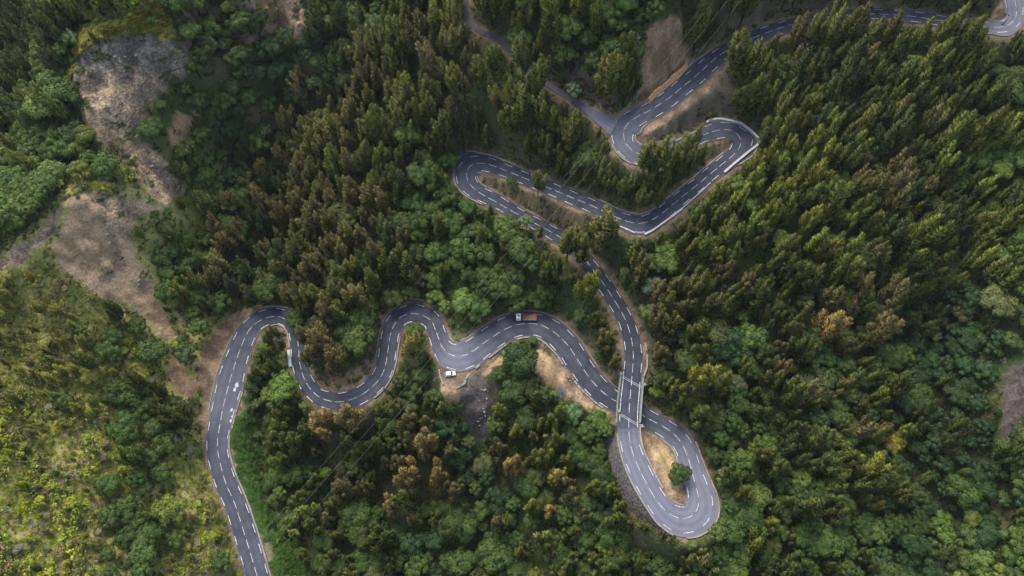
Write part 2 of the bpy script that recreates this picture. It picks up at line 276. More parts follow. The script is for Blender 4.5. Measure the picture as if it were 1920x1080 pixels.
# ------------------------------------------------------------------ kinds of ground
def pg(s): return np.array([[float(v) for v in p.split(',')] for p in s.split()])
GROUND = [  # kind, outline where it was surveyed in the photograph
('rock', pg('150,100 200,72 262,62 330,72 362,90 362,132 310,150 300,182 272,208 250,240 228,243 190,225 155,185 138,170 135,130')),
('rock', pg('215,268 240,252 270,260 300,292 342,322 346,360 312,382 285,370 250,320 222,296')),
('rock', pg('150,205 200,228 222,262 228,300 205,290 185,255 160,230')),
('earth', pg('315,225 345,208 365,206 360,235 342,262 325,268 318,250')),
('ygrass', pg('150,58 235,44 272,2 330,-12 322,30 322,70 262,62 200,72 150,100 136,128 132,165 142,110')),
('rock', pg('520,-25 562,-25 574,45 560,72 538,66 528,40')),
('soil', pg('330,-20 430,10 520,-20 545,70 500,60 440,90 400,75 345,85')),
('tan', pg('122,364 185,364 315,386 262,404 246,430 256,490 292,530 312,600 332,640 300,640 250,570 200,562 130,512 100,470 112,430 130,400')),
('rock', pg('185,366 312,386 262,402 246,430 236,460 215,430 188,400')),
('rock', pg('60,440 130,368 118,400 100,440 60,480 0,530 -40,550 -20,500')),
('earth', pg('392,640 420,600 450,585 480,570 440,610 412,660 398,720 388,780 384,830 376,800 382,740 370,700 378,660')),
('earth', pg('318,668 350,690 372,720 360,750 335,730 312,700')),
('earth', pg('1205,115 1212,60 1240,28 1262,32 1282,75 1298,112 1284,126 1232,172 1198,186 1205,150')),
('dry', pg('1330,150 1345,112 1368,140 1382,205 1338,220 1322,228 1270,250 1225,278 1199,268 1196,246 1206,232 1262,200 1300,172')),
('tan', pg('1205,236 1262,202 1300,176 1322,160 1326,172 1270,212 1228,240 1208,262 1199,262')),
('soil', pg('1200,272 1260,262 1322,232 1326,240 1262,274 1222,282')),
('tan', pg('818,692 880,690 950,664 946,680 922,694 906,712 900,720 880,735 868,742 848,762 834,748 824,715')),
('scree', pg('868,722 905,700 930,720 918,780 916,806 900,835 884,818 872,780 866,745')),
('tan', pg('1004,650 1030,665 1066,700 1072,718 1118,742 1152,765 1160,776 1140,782 1080,752 1022,722 990,684')),
('straw', pg('1207,800 1226,812 1256,832 1272,860 1284,896 1290,930 1282,946 1262,945 1246,920 1226,880 1210,845 1203,820')),
('soil', pg('1160,690 1166,650 1156,700 1140,700 1150,740 1158,745')),
('soil', pg('1205,770 1240,772 1290,800 1310,850 1300,845 1270,812 1230,784')),
('dry', pg('905,322 930,320 955,335 950,350 930,366 906,352 899,338')),
('soil', pg('950,372 1010,400 1080,440 1070,446 1000,412 950,388')),
('soil', pg('1100,368 1180,392 1230,386 1290,340 1340,292 1362,268 1358,285 1300,345 1240,398 1190,405 1150,395')),
('soil', pg('890,286 950,300 1040,340 1100,366 1090,370 1000,338 930,306 884,296')),
('soil', pg('700,600 716,572 760,558 790,560 822,590 840,640 860,652 900,630 950,592 1000,574 1060,600 1110,650 1160,745 1150,735 1100,660 1060,622 1010,592 960,600 880,646 850,655 830,635 812,594 772,570 736,580 712,620 702,680 660,726 600,728 590,712 640,712 690,670')),
('soil', pg('1060,440 1130,490 1190,570 1215,660 1215,700 1208,690 1200,640 1180,570 1130,508 1080,460')),
('dry', pg('1080,110 1140,100 1165,140 1160,190 1130,225 1090,190 1060,160 1050,130')),
('dry', pg('862,110 884,100 892,130 888,165 868,165 858,130')),
('dry', pg('1420,0 1560,-10 1700,-10 1700,12 1560,15 1440,35 1360,75 1340,70')),
('scree', pg('1880,700 1925,675 1980,680 1980,760 1900,790 1880,830 1862,826 1882,770')),
('straw', pg('1872,8 1884,0 1884,30 1866,40 1852,38')),
('rock', pg('1255,40 1268,34 1276,60 1262,58')),
('grassy', pg('428,790 452,748 470,770 480,860 500,960 540,1020 580,1085 520,1085 496,1000 462,920 436,850 432,810')),
('grassy', pg('1060,0 1200,-10 1210,60 1200,120 1170,110 1080,100 1050,60')),
]
def inpoly(px, py, P):
    r = np.zeros(px.shape, bool); n = len(P)
    for i in range(n):
        x1, y1 = P[i]; x2, y2 = P[(i+1) % n]
        if y1 == y2: continue
        c = ((y1 > py) != (y2 > py)) & (px < (x2-x1)*(py-y1)/(y2-y1)+x1); r ^= c
    return r
def lin(*c): return np.array([((v/255)/12.92 if v/255 < .04045 else ((v/255+.055)/1.055)**2.4) for v in c])
fx, fy, fd = proj(np.stack([GX, GY, Z], -1))
wx = fx + (fbm(GX, GY, 9, 31)-.5)*26 + (fbm(GX, GY, 2.6, 32)-.5)*14; wy = fy + (fbm(GX, GY, 9, 33)-.5)*26 + (fbm(GX, GY, 2.6, 34)-.5)*14
N1 = fbm(GX, GY, 11, 5)[..., None]; N2 = fbm(GX, GY, 2.8, 6)[..., None]; N3 = fbm(GX, GY, 30, 7)[..., None]
def mixc(a, b, t): return np.array(a)*(1-t)+np.array(b)*t
floorc = mixc((.040, .062, .022), (.075, .072, .038), sstep(.40, .62, N1))
leftz = sstep(470, 380, fx)[..., None]*sstep(200, 420, fy)[..., None]
floorc = floorc*(1-leftz) + mixc((.17, .185, .050), (.33, .29, .11), sstep(.42, .60, N2*.5+N1*.5))*leftz
COL = floorc.copy(); RK = np.zeros((NY, NX))
soilc = mixc((.115, .085, .06), (.21, .155, .11), sstep(.35, .65, N2))
top_shade = (sstep(175, 120, wy)*sstep(600, 400, wx))[..., None]  # upper cliff's shade put into its colour: darker, greyer rock towards the top
kinds = {'soil': soilc, 'earth': soilc*np.array([1.38, 1.25, 1.1]),
 'tan': mixc((.21, .155, .095), (.41, .295, .18), sstep(.35, .65, N2)),
 'straw': mixc((.34, .25, .13), (.50, .36, .20), sstep(.35, .65, N2*.6+N1*.4)),
 'dry': mixc((.085, .072, .055), (.15, .125, .09), sstep(.35, .65, N2)),
 'rock': mixc((.17, .13, .10), (.47, .34, .22), sstep(.35, .65, N1*.55+N2*.45))*(1-top_shade)+mixc((.10, .09, .08), (.25, .215, .175), sstep(.35, .65, N1*.3+N2*.7))*top_shade,
 'scree': mixc((.055, .048, .045), (.12, .10, .092), sstep(.35, .65, N2)),
 'ygrass': mixc((.16, .15, .045), (.36, .28, .06), sstep(.35, .65, N2)),
 'grassy': mixc((.03, .062, .016), (.06, .11, .024), sstep(.35, .65, N2))}
for k, P in GROUND:
    m = inpoly(wx, wy, P)
    cc = kinds[k]; COL[m] = cc[m]
    RK[m] = {'rock': 1., 'scree': .6, 'tan': .30, 'soil': .15}.get(k, .2 if k == 'earth' else 0)
# verges of the road are bare earth
vt = (sstep(4.2, 1.4, DR + (N2[..., 0]-.5)*3))[..., None]
COL = COL*(1-vt*.85) + soilc*vt*.85
RK = blur(RK, 1)*sstep(1.5, 4, DR)
ridge = 1-np.abs(fbm(GX+GY*.3, GY, 11, 51, 5)*2-1)*2.4
ridge2 = 1-np.abs(fbm(GX*1.0, GY*1.0, 3.2, 52, 3)*2-1)*2
_lm = sstep(520, 420, fx)*RK
Z = Z + RK*(ridge-.5)*5.0 + RK*(ridge2-.5)*.25
_st = Z/5.5 + fbm(GX, GY, 16, 61)*2.2; _fr = _st-np.floor(_st)
Z = Z + _lm*(sstep(.25, .75, _fr)-_fr)*4.6 + _lm*(1-np.abs(fbm(GX, GY, 12, 62, 3)*2-1)*2-.6)*3.0
def hgt(x, y): return bil(Z, gx, gy, np.asarray(x, float), np.asarray(y, float))
# ------------------------------------------------------------------ terrain sheet
def groundmat():
    m, t, p = newmat('ground'); p.inputs['Roughness'].default_value = .95; p.inputs['Specular IOR Level'].default_value = .15
    a = t.nodes.new('ShaderNodeAttribute'); a.attribute_name = 'earth'
    rk = t.nodes.new('ShaderNodeAttribute'); rk.attribute_name = 'rocky'
    g = t.nodes.new('ShaderNodeNewGeometry')
    n = t.nodes.new('ShaderNodeTexNoise'); n.inputs['Scale'].default_value = 1.1; n.inputs['Detail'].default_value = 7; n.inputs['Roughness'].default_value = .7
    t.links.new(g.outputs['Position'], n.inputs['Vector'])
    r = t.nodes.new('ShaderNodeMapRange'); r.inputs[1].default_value = .32; r.inputs[2].default_value = .68; r.inputs[3].default_value = .55; r.inputs[4].default_value = 1.4
    t.links.new(n.outputs['Fac'], r.inputs[0])
    vo = t.nodes.new('ShaderNodeTexNoise'); vo.inputs['Scale'].default_value = .33; vo.inputs['Detail'].default_value = 8; vo.inputs['Distortion'].default_value = 1.4
    mp = t.nodes.new('ShaderNodeMapping'); mp.inputs['Scale'].default_value = (1, 1.0, 2.6); mp.inputs['Rotation'].default_value = (.4, .2, .6)
    t.links.new(g.outputs['Position'], mp.inputs[0]); t.links.new(mp.outputs[0], vo.inputs['Vector'])
    r2 = t.nodes.new('ShaderNodeMapRange'); r2.inputs[1].default_value = .35; r2.inputs[2].default_value = .65; r2.inputs[3].default_value = .62; r2.inputs[4].default_value = 1.28
    t.links.new(vo.outputs['Fac'], r2.inputs[0])
    mxr = t.nodes.new('ShaderNodeMix'); mxr.inputs[2].default_value = 1; t.links.new(rk.outputs['Fac'], mxr.inputs[0]); t.links.new(r2.outputs[0], mxr.inputs[3])
    mu = t.nodes.new('ShaderNodeMath'); mu.operation = 'MULTIPLY'; t.links.new(r.outputs[0], mu.inputs[0]); t.links.new(mxr.outputs[0], mu.inputs[1])
    vv = t.nodes.new('ShaderNodeTexVoronoi'); vv.feature = 'DISTANCE_TO_EDGE'; vv.inputs['Scale'].default_value = .42
    dv = t.nodes.new('ShaderNodeVectorMath'); dv.operation = 'MULTIPLY_ADD'; dv.inputs[1].default_value = (3.5, 3.5, 3.5); t.links.new(n.outputs['Color'], dv.inputs[0]); t.links.new(mp.outputs[0], dv.inputs[2]); t.links.new(dv.outputs[0], vv.inputs['Vector'])
    rv = t.nodes.new('ShaderNodeMapRange'); rv.inputs[1].default_value = 0; rv.inputs[2].default_value = .16; rv.inputs[3].default_value = .55; rv.inputs[4].default_value = 1.08; t.links.new(vv.outputs['Distance'], rv.inputs[0])
    mv = t.nodes.new('ShaderNodeMix'); mv.inputs[2].default_value = 1; t.links.new(rk.outputs['Fac'], mv.inputs[0]); t.links.new(rv.outputs[0], mv.inputs[3])
    mu2 = t.nodes.new('ShaderNodeMath'); mu2.operation = 'MULTIPLY'; t.links.new(mu.outputs[0], mu2.inputs[0]); t.links.new(mv.outputs[0], mu2.inputs[1]); mu = mu2
    s = t.nodes.new('ShaderNodeVectorMath'); s.operation = 'SCALE'; t.links.new(a.outputs['Vector'], s.inputs[0]); t.links.new(mu.outputs[0], s.inputs['Scale'])
    t.links.new(s.outputs[0], p.inputs['Base Color'])
    bm_ = t.nodes.new('ShaderNodeBump'); bm_.inputs['Strength'].default_value = .7; bm_.inputs['Distance'].default_value = .45
    ad = t.nodes.new('ShaderNodeMath'); ad.operation = 'MULTIPLY_ADD'; t.links.new(vo.outputs['Fac'], ad.inputs[0]); t.links.new(rk.outputs['Fac'], ad.inputs[1]); t.links.new(n.outputs['Fac'], ad.inputs[2])
    t.links.new(ad.outputs[0], bm_.inputs['Height']); t.links.new(bm_.outputs[0], p.inputs['Normal'])
    return m
M['ground'] = groundmat()
ii = np.arange(NX*NY).reshape(NY, NX)
F = np.stack([ii[:-1, :-1], ii[:-1, 1:], ii[1:, 1:], ii[1:, :-1]], -1).reshape(-1, 4)
me = mesh_np('hillside', np.stack([GX, GY, Z], -1), F, M['ground'], smooth=True, attr={'earth': COL.reshape(-1, 3), 'rocky': RK.ravel()})
tag(link('hillside', me), 'steep green hillside with ridges, gullies and bare rock scars', kind='structure')

# ------------------------------------------------------------------ carriageway
def roadmat():
    m, t, p = newmat('asphalt'); p.inputs['Roughness'].default_value = .82; p.inputs['Specular IOR Level'].default_value = .35
    a = t.nodes.new('ShaderNodeAttribute'); a.attribute_name = 'pale'
    u = t.nodes.new('ShaderNodeAttribute'); u.attribute_name = 'across'
    g = t.nodes.new('ShaderNodeNewGeometry')
    n = t.nodes.new('ShaderNodeTexNoise'); n.inputs['Scale'].default_value = .22; n.inputs['Detail'].default_value = 6; t.links.new(g.outputs['Position'], n.inputs['Vector'])
    n2 = t.nodes.new('ShaderNodeTexNoise'); n2.inputs['Scale'].default_value = 3; n2.inputs['Detail'].default_value = 4; t.links.new(g.outputs['Position'], n2.inputs['Vector'])
    mx = t.nodes.new('ShaderNodeMix'); mx.data_type = 'RGBA'; mx.inputs[6].default_value = (.015, .020, .034, 1); mx.inputs[7].default_value = (.128, .133, .172, 1)
    ad = t.nodes.new('ShaderNodeMath'); ad.operation = 'MULTIPLY_ADD'; ad.inputs[1].default_value = .62; t.links.new(n.outputs['Fac'], ad.inputs[0]); 
    sb = t.nodes.new('ShaderNodeMath'); sb.operation = 'SUBTRACT'; sb.inputs[1].default_value = .29; t.links.new(a.outputs['Fac'], sb.inputs[0]); t.links.new(sb.outputs[0], ad.inputs[2]); ad.use_clamp = True
    t.links.new(ad.outputs[0], mx.inputs[0])
    # wheel tracks
    w1 = t.nodes.new('ShaderNodeMath'); w1.operation = 'MULTIPLY'; w1.inputs[1].default_value = 8*math.pi; t.links.new(u.outputs['Fac'], w1.inputs[0])
    w2 = t.nodes.new('ShaderNodeMath'); w2.operation = 'COSINE'; t.links.new(w1.outputs[0], w2.inputs[0])
    w3 = t.nodes.new('ShaderNodeMath'); w3.operation = 'MULTIPLY_ADD'; w3.inputs[1].default_value = .09; w3.inputs[2].default_value = 1; t.links.new(w2.outputs[0], w3.inputs[0])
    r = t.nodes.new('ShaderNodeMapRange'); r.inputs[1].default_value = .3; r.inputs[2].default_value = .7; r.inputs[3].default_value = .86; r.inputs[4].default_value = 1.14; t.links.new(n2.outputs['Fac'], r.inputs[0])
    mu = t.nodes.new('ShaderNodeMath'); mu.operation = 'MULTIPLY'; t.links.new(w3.outputs[0], mu.inputs[0]); t.links.new(r.outputs[0], mu.inputs[1])
    s = t.nodes.new('ShaderNodeVectorMath'); s.operation = 'SCALE'; t.links.new(mx.outputs[2], s.inputs[0]); t.links.new(mu.outputs[0], s.inputs['Scale'])
    # dusty earth creeping in from the very edge
    e1 = t.nodes.new('ShaderNodeMath'); e1.operation = 'SUBTRACT'; e1.inputs[1].default_value = .5; t.links.new(u.outputs['Fac'], e1.inputs[0])
    e2 = t.nodes.new('ShaderNodeMath'); e2.operation = 'ABSOLUTE'; t.links.new(e1.outputs[0], e2.inputs[0])
    e3 = t.nodes.new('ShaderNodeMath'); e3.operation = 'MULTIPLY_ADD'; e3.inputs[1].default_value = .10; t.links.new(n2.outputs['Fac'], e3.inputs[0]); t.links.new(e2.outputs[0], e3.inputs[2])
    e4 = t.nodes.new('ShaderNodeMapRange'); e4.inputs[1].default_value = .49; e4.inputs[2].default_value = .55; e4.inputs[3].default_value = 0; e4.inputs[4].default_value = .75; t.links.new(e3.outputs[0], e4.inputs[0])
    m2 = t.nodes.new('ShaderNodeMix'); m2.data_type = 'RGBA'; m2.inputs[7].default_value = (.16, .125, .10, 1); t.links.new(e4.outputs[0], m2.inputs[0]); t.links.new(s.outputs[0], m2.inputs[6])
    t.links.new(m2.outputs[2], p.inputs['Base Color'])
    b = t.nodes.new('ShaderNodeBump'); b.inputs['Strength'].default_value = .15; t.links.new(n2.outputs['Fac'], b.inputs['Height']); t.links.new(b.outputs[0], p.inputs['Normal'])
    return m
M['asphalt'] = roadmat()
def ribbon(name, L, Rr, attr=None, mat='asphalt', nacross=9, dz=0.0, skirt=None, parent=None):
    n = len(L); f = np.linspace(0, 1, nacross); V = L[:, None, :]*(1-f)[None, :, None]+Rr[:, None, :]*f[None, :, None]; V = V.copy(); V[..., 2] += dz
    F = []; i = np.arange(n*nacross).reshape(n, nacross)
    F = np.stack([i[:-1, :-1], i[:-1, 1:], i[1:, 1:], i[1:, :-1]], -1).reshape(-1, 4)[:, ::-1]
    at = {'across': np.tile(f, n)}
    at['pale'] = np.repeat(attr if attr is not None else np.zeros(n), nacross)
    me = mesh_np(name, V, F[:, ::-1], M[mat], smooth=False, attr=at)
    return link(name, me, parent)
pale = np.clip(ROAD['pale'], 0, 1)**1.25+.05
seam = near(1179, 805); k = np.arange(len(pale)); pale = np.where((k > seam) & (k < seam+40), pale*.5, pale); pale = np.clip(pale, 0, 1)
road = ribbon('road', ROAD['el'], ROAD['er'], pale)
tag(road, 'narrow two lane asphalt mountain road winding down in hairpins', kind='structure')
trk = ribbon('side_track', TRACK['el'], TRACK['er'], TRACK['pale'], dz=-.006)
tag(trk, 'narrow grey side track joining the top hairpin', kind='structure')
# painted dashes, each one its own piece
def dash_line(L, s, on, off, width, name, parent, solid=(), start=0.0):
    tot = s[-1]; a = start; cnt = 0
    tang = np.gradient(L, axis=0); tang[:, 2] = 0; tang /= np.linalg.norm(tang, axis=1)[:, None]
    nor = np.column_stack([-tang[:, 1], tang[:, 0], 0*tang[:, 0]])
    spans = []
    while a < tot-on:
        j = random.uniform(-.15, .15); spans.append((a+j, a+j+on*random.uniform(.93, 1.05))); a += on+off
    spans = [p for p in spans if not any(p[1] > q[0] and p[0] < q[1] for q in solid)] + list(solid)
    for (a, b) in spans:
        t = np.linspace(a, b, max(3, int((b-a)/.9)+1))
        P = np.column_stack([np.interp(t, s, L[:, k]) for k in range(3)]); Nn = np.column_stack([np.interp(t, s, nor[:, k]) for k in range(3)])
        A = P+Nn*width/2; B = P-Nn*width/2; V = np.empty((len(t)*2, 3)); V[0::2] = A; V[1::2] = B; V[:, 2] += .014
        i = np.arange(len(t)-1)*2; F = np.column_stack([i, i+1, i+3, i+2])
        link(name, mesh_np(name, V, F, M['paint']), parent); cnt += 1
    return cnt
def arc(L): return np.concatenate([[0], np.cumsum(np.linalg.norm(np.diff(L, axis=0), axis=1))])
dash_line(ROAD['c'], ROAD['s'], 3.5, 1.75, .15, 'centre_dash', road)
sL, sR = arc(ROAD['ll']), arc(ROAD['lr'])
def nn(i): return i
bs = near(1179, 794, ROAD) if False else None
ib = [i for i in range(imid-60, imid+60) if abs(ROAD['px'][i, 0]-1182) < 9]
i_s = min(ib, key=lambda i: abs(ROAD['px'][i, 1]-789)); i_n = min(ib, key=lambda i: abs(ROAD['px'][i, 1]-696))
i_s2 = min(ib, key=lambda i: abs(ROAD['px'][i, 1]-803)); i_n2 = min(ib, key=lambda i: abs(ROAD['px'][i, 1]-714))
c1 = dash_line(ROAD['ll'], sL, 3.7, 4.1, .21, 'edge_dash', road, solid=[(sL[i_s], sL[i_n])])
c2 = dash_line(ROAD['lr'], sR, 3.7, 4.1, .21, 'edge_dash', road, solid=[(sR[i_s2], sR[i_n2])], start=2.5)
# white spills of paint on the lower road
def blob(cx, cy, z, r, seed, name='paint_spill'):
    c = unproj(cx, cy, z); rr = np.random.default_rng(seed); n = 26; a = np.linspace(0, 2*math.pi, n, endpoint=False)
    rad = r*(.55+.6*rr.random(n)); V = np.column_stack([c[0]+np.cos(a)*rad*.8, c[1]+np.sin(a)*rad*1.3, np.full(n, 0)])
    for v in V:
        i = np.argmin(np.hypot(ROAD['c'][:, 0]-v[0], ROAD['c'][:, 1]-v[1])); v[2] = ROAD['c'][i, 2]+.04
    V = np.vstack([V, [c[0], c[1], V[:, 2].mean()+.002]]); F = [(i, (i+1) % n, n) for i in range(n)]
    return V, F
mm_, tt_, pp_ = newmat('faded_paint'); pp_.inputs['Base Color'].default_value = (.42, .43, .47, 1); pp_.inputs['Roughness'].default_value = .8; M['faded'] = mm_
for (x, y, r, sdd) in ((444, 722, 1.0, 1), (440, 730, .8, 2), (434, 768, .7, 3), (432, 788, .6, 4), (434, 780, .45, 5), (449, 716, .4, 6)):
    V, F = blob(x, y, 3.5, r, sdd); link('paint_spill', mesh_np('paint_spill', V, F, M['faded']), road)

# ------------------------------------------------------------------ walls along the road
def wall_strip(name, P, thick, height, mat, down=1.0, gap=0.0, seg=None, rough=.0, seedn=1):
    """wall following polyline P (world, along its foot line); solid section; pieces of ~seg metres are separate stones/panels"""
    P = np.asarray(P, float); s = arc(P); rr = np.random.default_rng(seedn)
    t = np.gradient(P, axis=0); t[:, 2] = 0; t /= (np.linalg.norm(t, axis=1)[:, None]+1e-9); n = np.column_stack([-t[:, 1], t[:, 0], 0*t[:, 0]])
    out = []
    cuts = [0, s[-1]] if not seg else list(np.concatenate([np.arange(0, s[-1]-seg*.4, seg), [s[-1]]]))
    for a, b in zip(cuts[:-1], cuts[1:]):
        b2 = b-gap if seg else b; q = np.linspace(a, b2, max(2, int((b2-a)/1.2)+1))
        C0 = np.column_stack([np.interp(q, s, P[:, k]) for k in range(3)]); N0 = np.column_stack([np.interp(q, s, n[:, k]) for k in range(3)])
        h = height*(1+rr.uniform(-rough, rough)); th = thick*(1+rr.uniform(-rough, rough)*.6)
        A = C0+N0*th/2; B = C0-N0*th/2; up = np.array([0, 0, h]); dn = np.array([0, 0, -down])
        ch = min(.06, th*.15)
        ring = [A+dn, A+up-np.array([0, 0, ch]), A+up-N0*ch, B+up+N0*ch, B+up-np.array([0, 0, ch]), B+dn]
        V = np.stack(ring, 1).reshape(-1, 3); m = 6; F = []
        for i in range(len(q)-1):
            for k in range(m):
                k2 = (k+1) % m; F.append((i*m+k, (i+1)*m+k, (i+1)*m+k2, i*m+k2))
        F = [tuple(f) for f in F]; F2 = [tuple(range(m)), tuple(range((len(q)-1)*m+m-1, (len(q)-1)*m-1, -1))]
        me = bpy.data.meshes.new(name); me.from_pydata([tuple(v) for v in V], [], F+F2); me.materials.append(M[mat]); me.update(); out.append(me)
    return out
def road_edge(i0, i1, side, off):
    E = ROAD['el' if side == 'l' else 'er']; O = ROAD['er' if side == 'l' else 'el']
    d = E-O; d[:, 2] = 0; d /= np.linalg.norm(d, axis=1)[:, None]; P = E+d*off; return P[min(i0, i1):max(i0, i1)+1]
def pxline(s, z=None, dz=0.0):
    P = pg(s); out = []
    for x, y in P:
        if z is None: i = near(x, y); zz = ROAD['z'][i]+dz
        else: zz = z
        out.append(unproj(x, y, zz))
    return np.array(out)
def add_wall(P, thick, height, mat, name, label, cat='wall', group=None, down=1.0, seg=None, piece='stone', gap=.05, rough=.12, seed=1):
    ms = wall_strip(piece if seg else name, P, thick, height, mat, down, gap, seg, rough, seed)
    if not seg:
        o = link(name, ms[0]); tag(o, label, cat, group); return o
    c = P[len(P)//2]; e = empty(name, tuple(c)); tag(e, label, cat, group)
    for m_ in ms:
        m_.transform(Matrix.Translation(-Vector(c))); link(piece, m_, e)
    return e
add_wall(pxline('1324,231 1330.6,226.6 1349,224 1370,228 1390,232.5 1409,248.5 1420,259 1425.5,266 1422,271.5 1411,280 1400,288.5 1388,298.5 1377.5,307 1357,325'), .9, .85, 'whitewall', 'parapet_wall', 'thick pale concrete parapet wrapped round the outside of the upper right hairpin', seg=4.5, piece='wall_block', gap=.03, rough=.04, down=2.0)
add_wall(pxline('1332,343 1315,359 1299,373 1279,391'), .35, .35, 'whitewall', 'low_parapet', 'low pale kerb wall on the outside of the straight below the upper right hairpin', down=1.5)
add_wall(pxline('1279,392 1266,402 1255,410 1239,422 1224,432.5 1215,437 1207.8,440.5'), .7, .6, 'whitewall', 'parapet_wall', 'pale broken topped parapet on the outside of the lower bend under the upper right hairpin', seg=3, piece='wall_block', gap=.06, rough=.15, down=2.0)
add_wall(pxline('1190,437.5 1174,430 1160,424.5'), .5, .5, 'whitewall', 'parapet_wall', 'short white parapet left of the gap on the bend under the upper right hairpin', down=2.0)
i0, i1 = near(1240, 799), near(1302, 962)
add_wall(road_edge(near(1282, 839), near(1284, 971), 'l', .25), .45, .6, 'stonewall', 'edge_wall', 'thin stone edge wall round the outside of the bottom right hairpin', seg=2.6, piece='coping_stone', down=1.5, rough=.25)
add_wall(road_edge(near(1272, 972), near(1180, 812), 'l', .20), .40, .30, 'stonewall', 'edge_wall', 'stone coping on top of the high retaining wall left of the bottom right hairpin', seg=3.2, piece='coping_stone', down=.8, rough=.2)
add_wall(road_edge(near(1181, 816), near(1224, 928), 'r', .20), .5, .5, 'stonewall', 'edge_wall', 'stone wall along the inner side of the hairpin beside the straw coloured island', seg=3.0, piece='coping_stone', down=1.5, rough=.25)
add_wall(road_edge(near(1240, 945), near(1308, 945), 'r', .25), .45, .22, 'concrete', 'kerb', 'pale curved kerb round the rounded tip of the straw coloured island', 'kerb')
add_wall(road_edge(near(1299, 900), near(1250, 803), 'r', .18), .35, .28, 'stonewall', 'edge_wall', 'low dark wall between the straw coloured island and the descending lane', down=1.0)
add_wall(road_edge(near(498, 1130), near(411, 812), 'r', .25), .45, .45, 'stonewall', 'edge_wall', 'long low stone wall along the right edge of the bottom left road', seg=3.0, piece='coping_stone', rough=.3, down=1.5)
add_wall(road_edge(near(411, 800), near(428, 725), 'r', .2), .4, .3, 'stonewall', 'edge_wall', 'broken stone edging beside the white paint spills on the left road', seg=2.2, piece='coping_stone', rough=.45, gap=.5)
add_wall(road_edge(near(415, 775), near(458, 636), 'l', .35), .35, .14, 'concrete', 'gutter', 'thin pale concrete gutter along the left edge of the left road', 'gutter')
add_wall(pxline('497,576 510,574 526,575 540,578'), .5, .6, 'concrete', 'culvert_wall', 'short pale culvert wall at the top of the leftmost bend', down=3)
add_wall(road_edge(near(504, 595), near(560, 650), 'r', .15), .35, .35, 'stonewall', 'edge_wall', 'low dark wall along the inside of the leftmost bend', down=2)
add_wall(pxline('541.5,657 543,670 545,688'), 1.2, .5, 'whitewall', 'culvert_slab', 'pale concrete slab wall on the inner edge of the road below the leftmost bend', 'slab', down=3)
add_wall(pxline('752,562 766,559.5 782,560 795,564'), .5, .6, 'concrete', 'culvert_wall', 'short culvert wall at the top of the middle left bend', down=3)
add_wall(road_edge(near(690, 732), near(732, 628), 'r', .2), .4, .4, 'stonewall', 'edge_wall', 'pale stone wall on the right edge of the road rising to the middle left bend', seg=2.8, piece='coping_stone', rough=.2, down=1.5)
add_wall(road_edge(near(722, 690), near(760, 590), 'l', .4), .3, .13, 'concrete', 'gutter', 'thin gutter on the uphill side of the middle left bend', 'gutter')
add_wall(road_edge(near(822, 634), near(905, 645), 'l', .3), .4, .16, 'concrete', 'gutter', 'pale gutter round the grassy spur at the middle dip of the road', 'gutter')
add_wall(road_edge(near(908, 642), near(965, 611), 'l', .35), .3, .14, 'concrete', 'gutter', 'thin gutter on the uphill side between the dip and the truck', 'gutter')
add_wall(road_edge(near(985, 606), near(1150, 749), 'l', .4), .3, .14, 'concrete', 'gutter', 'thin gutter on the uphill side between the truck and the bridge', 'gutter')
add_wall(road_edge(near(900, 648), near(943, 619), 'r', .3), .5, .45, 'stonewall', 'edge_wall', 'stone wall left of the palm on the downhill edge below the truck', seg=2.4, piece='coping_stone', rough=.3, gap=.15)
add_wall(road_edge(near(960, 612), near(1000, 606), 'r', .3), .5, .45, 'stonewall', 'edge_wall', 'short stone wall behind the palm opposite the truck', seg=2.4, piece='coping_stone', rough=.3, gap=.15)
add_wall(road_edge(near(1015, 610), near(1080, 670), 'r', .3), .5, .45, 'stonewall', 'edge_wall', 'pale stone wall on the downhill edge above the red motorcycle', seg=2.4, piece='coping_stone', rough=.3, gap=.15)
add_wall(road_edge(near(1100, 700), near(1145, 745), 'r', .3), .5, .4, 'stonewall', 'edge_wall', 'broken stone wall on the downhill edge between the motorcycle and the bridge', seg=2.2, piece='coping_stone', rough=.4, gap=.4)
add_wall(pxline('823,693 825,705 829,716 832,722', 13.9), .6, .45, 'stonewall', 'edge_wall', 'crooked stone wall left of the parked white car', seg=2.0, piece='coping_stone', rough=.3, gap=.12)
add_wall(pxline('880,700 874,710 871,719 862,725 852,730', 13.8), .7, .35, 'concrete', 'edge_wall', 'curved broken concrete edge right of the parked white car', seg=3.2, piece='kerb_block', rough=.3, gap=.4)
add_wall(pxline('899.5,684 892,691', 14.3), .9, .5, 'concrete', 'concrete_block', 'single pale concrete block lying at the roadside right of the white car', 'block')
add_wall(road_edge(near(1178, 417), near(1118, 390), 'l', .3), .4, .25, 'concrete', 'gutter', 'pale gutter along the foot of the bank above the lower upper-bend', 'gutter')
add_wall(road_edge(near(1178, 418), near(1245, 396), 'l', .35), .45, .25, 'concrete', 'kerb', 'rough kerb on the inside of the bend under the upper right hairpin', 'kerb')
add_wall(road_edge(near(1340, 246), near(1372, 290), 'l' if False else 'r', .2), .4, .3, 'stonewall', 'edge_wall', 'low kerb wall round the inner tip of the upper right hairpin')
add_wall(road_edge(near(1366, 298), near(1260, 386), 'l', .2), .35, .25, 'stonewall', 'edge_wall', 'low dark edging along the inner side of the straight below the upper right hairpin')
add_wall(road_edge(near(912, 370), near(882, 310), 'l', .3), .4, .3, 'stonewall', 'edge_wall', 'low wall round the outside of the far left upper hairpin')
add_wall(road_edge(near(905, 364), near(905, 308), 'r', .2), .35, .2, 'stonewall', 'kerb', 'kerb round the inside of the far left upper hairpin', 'kerb')
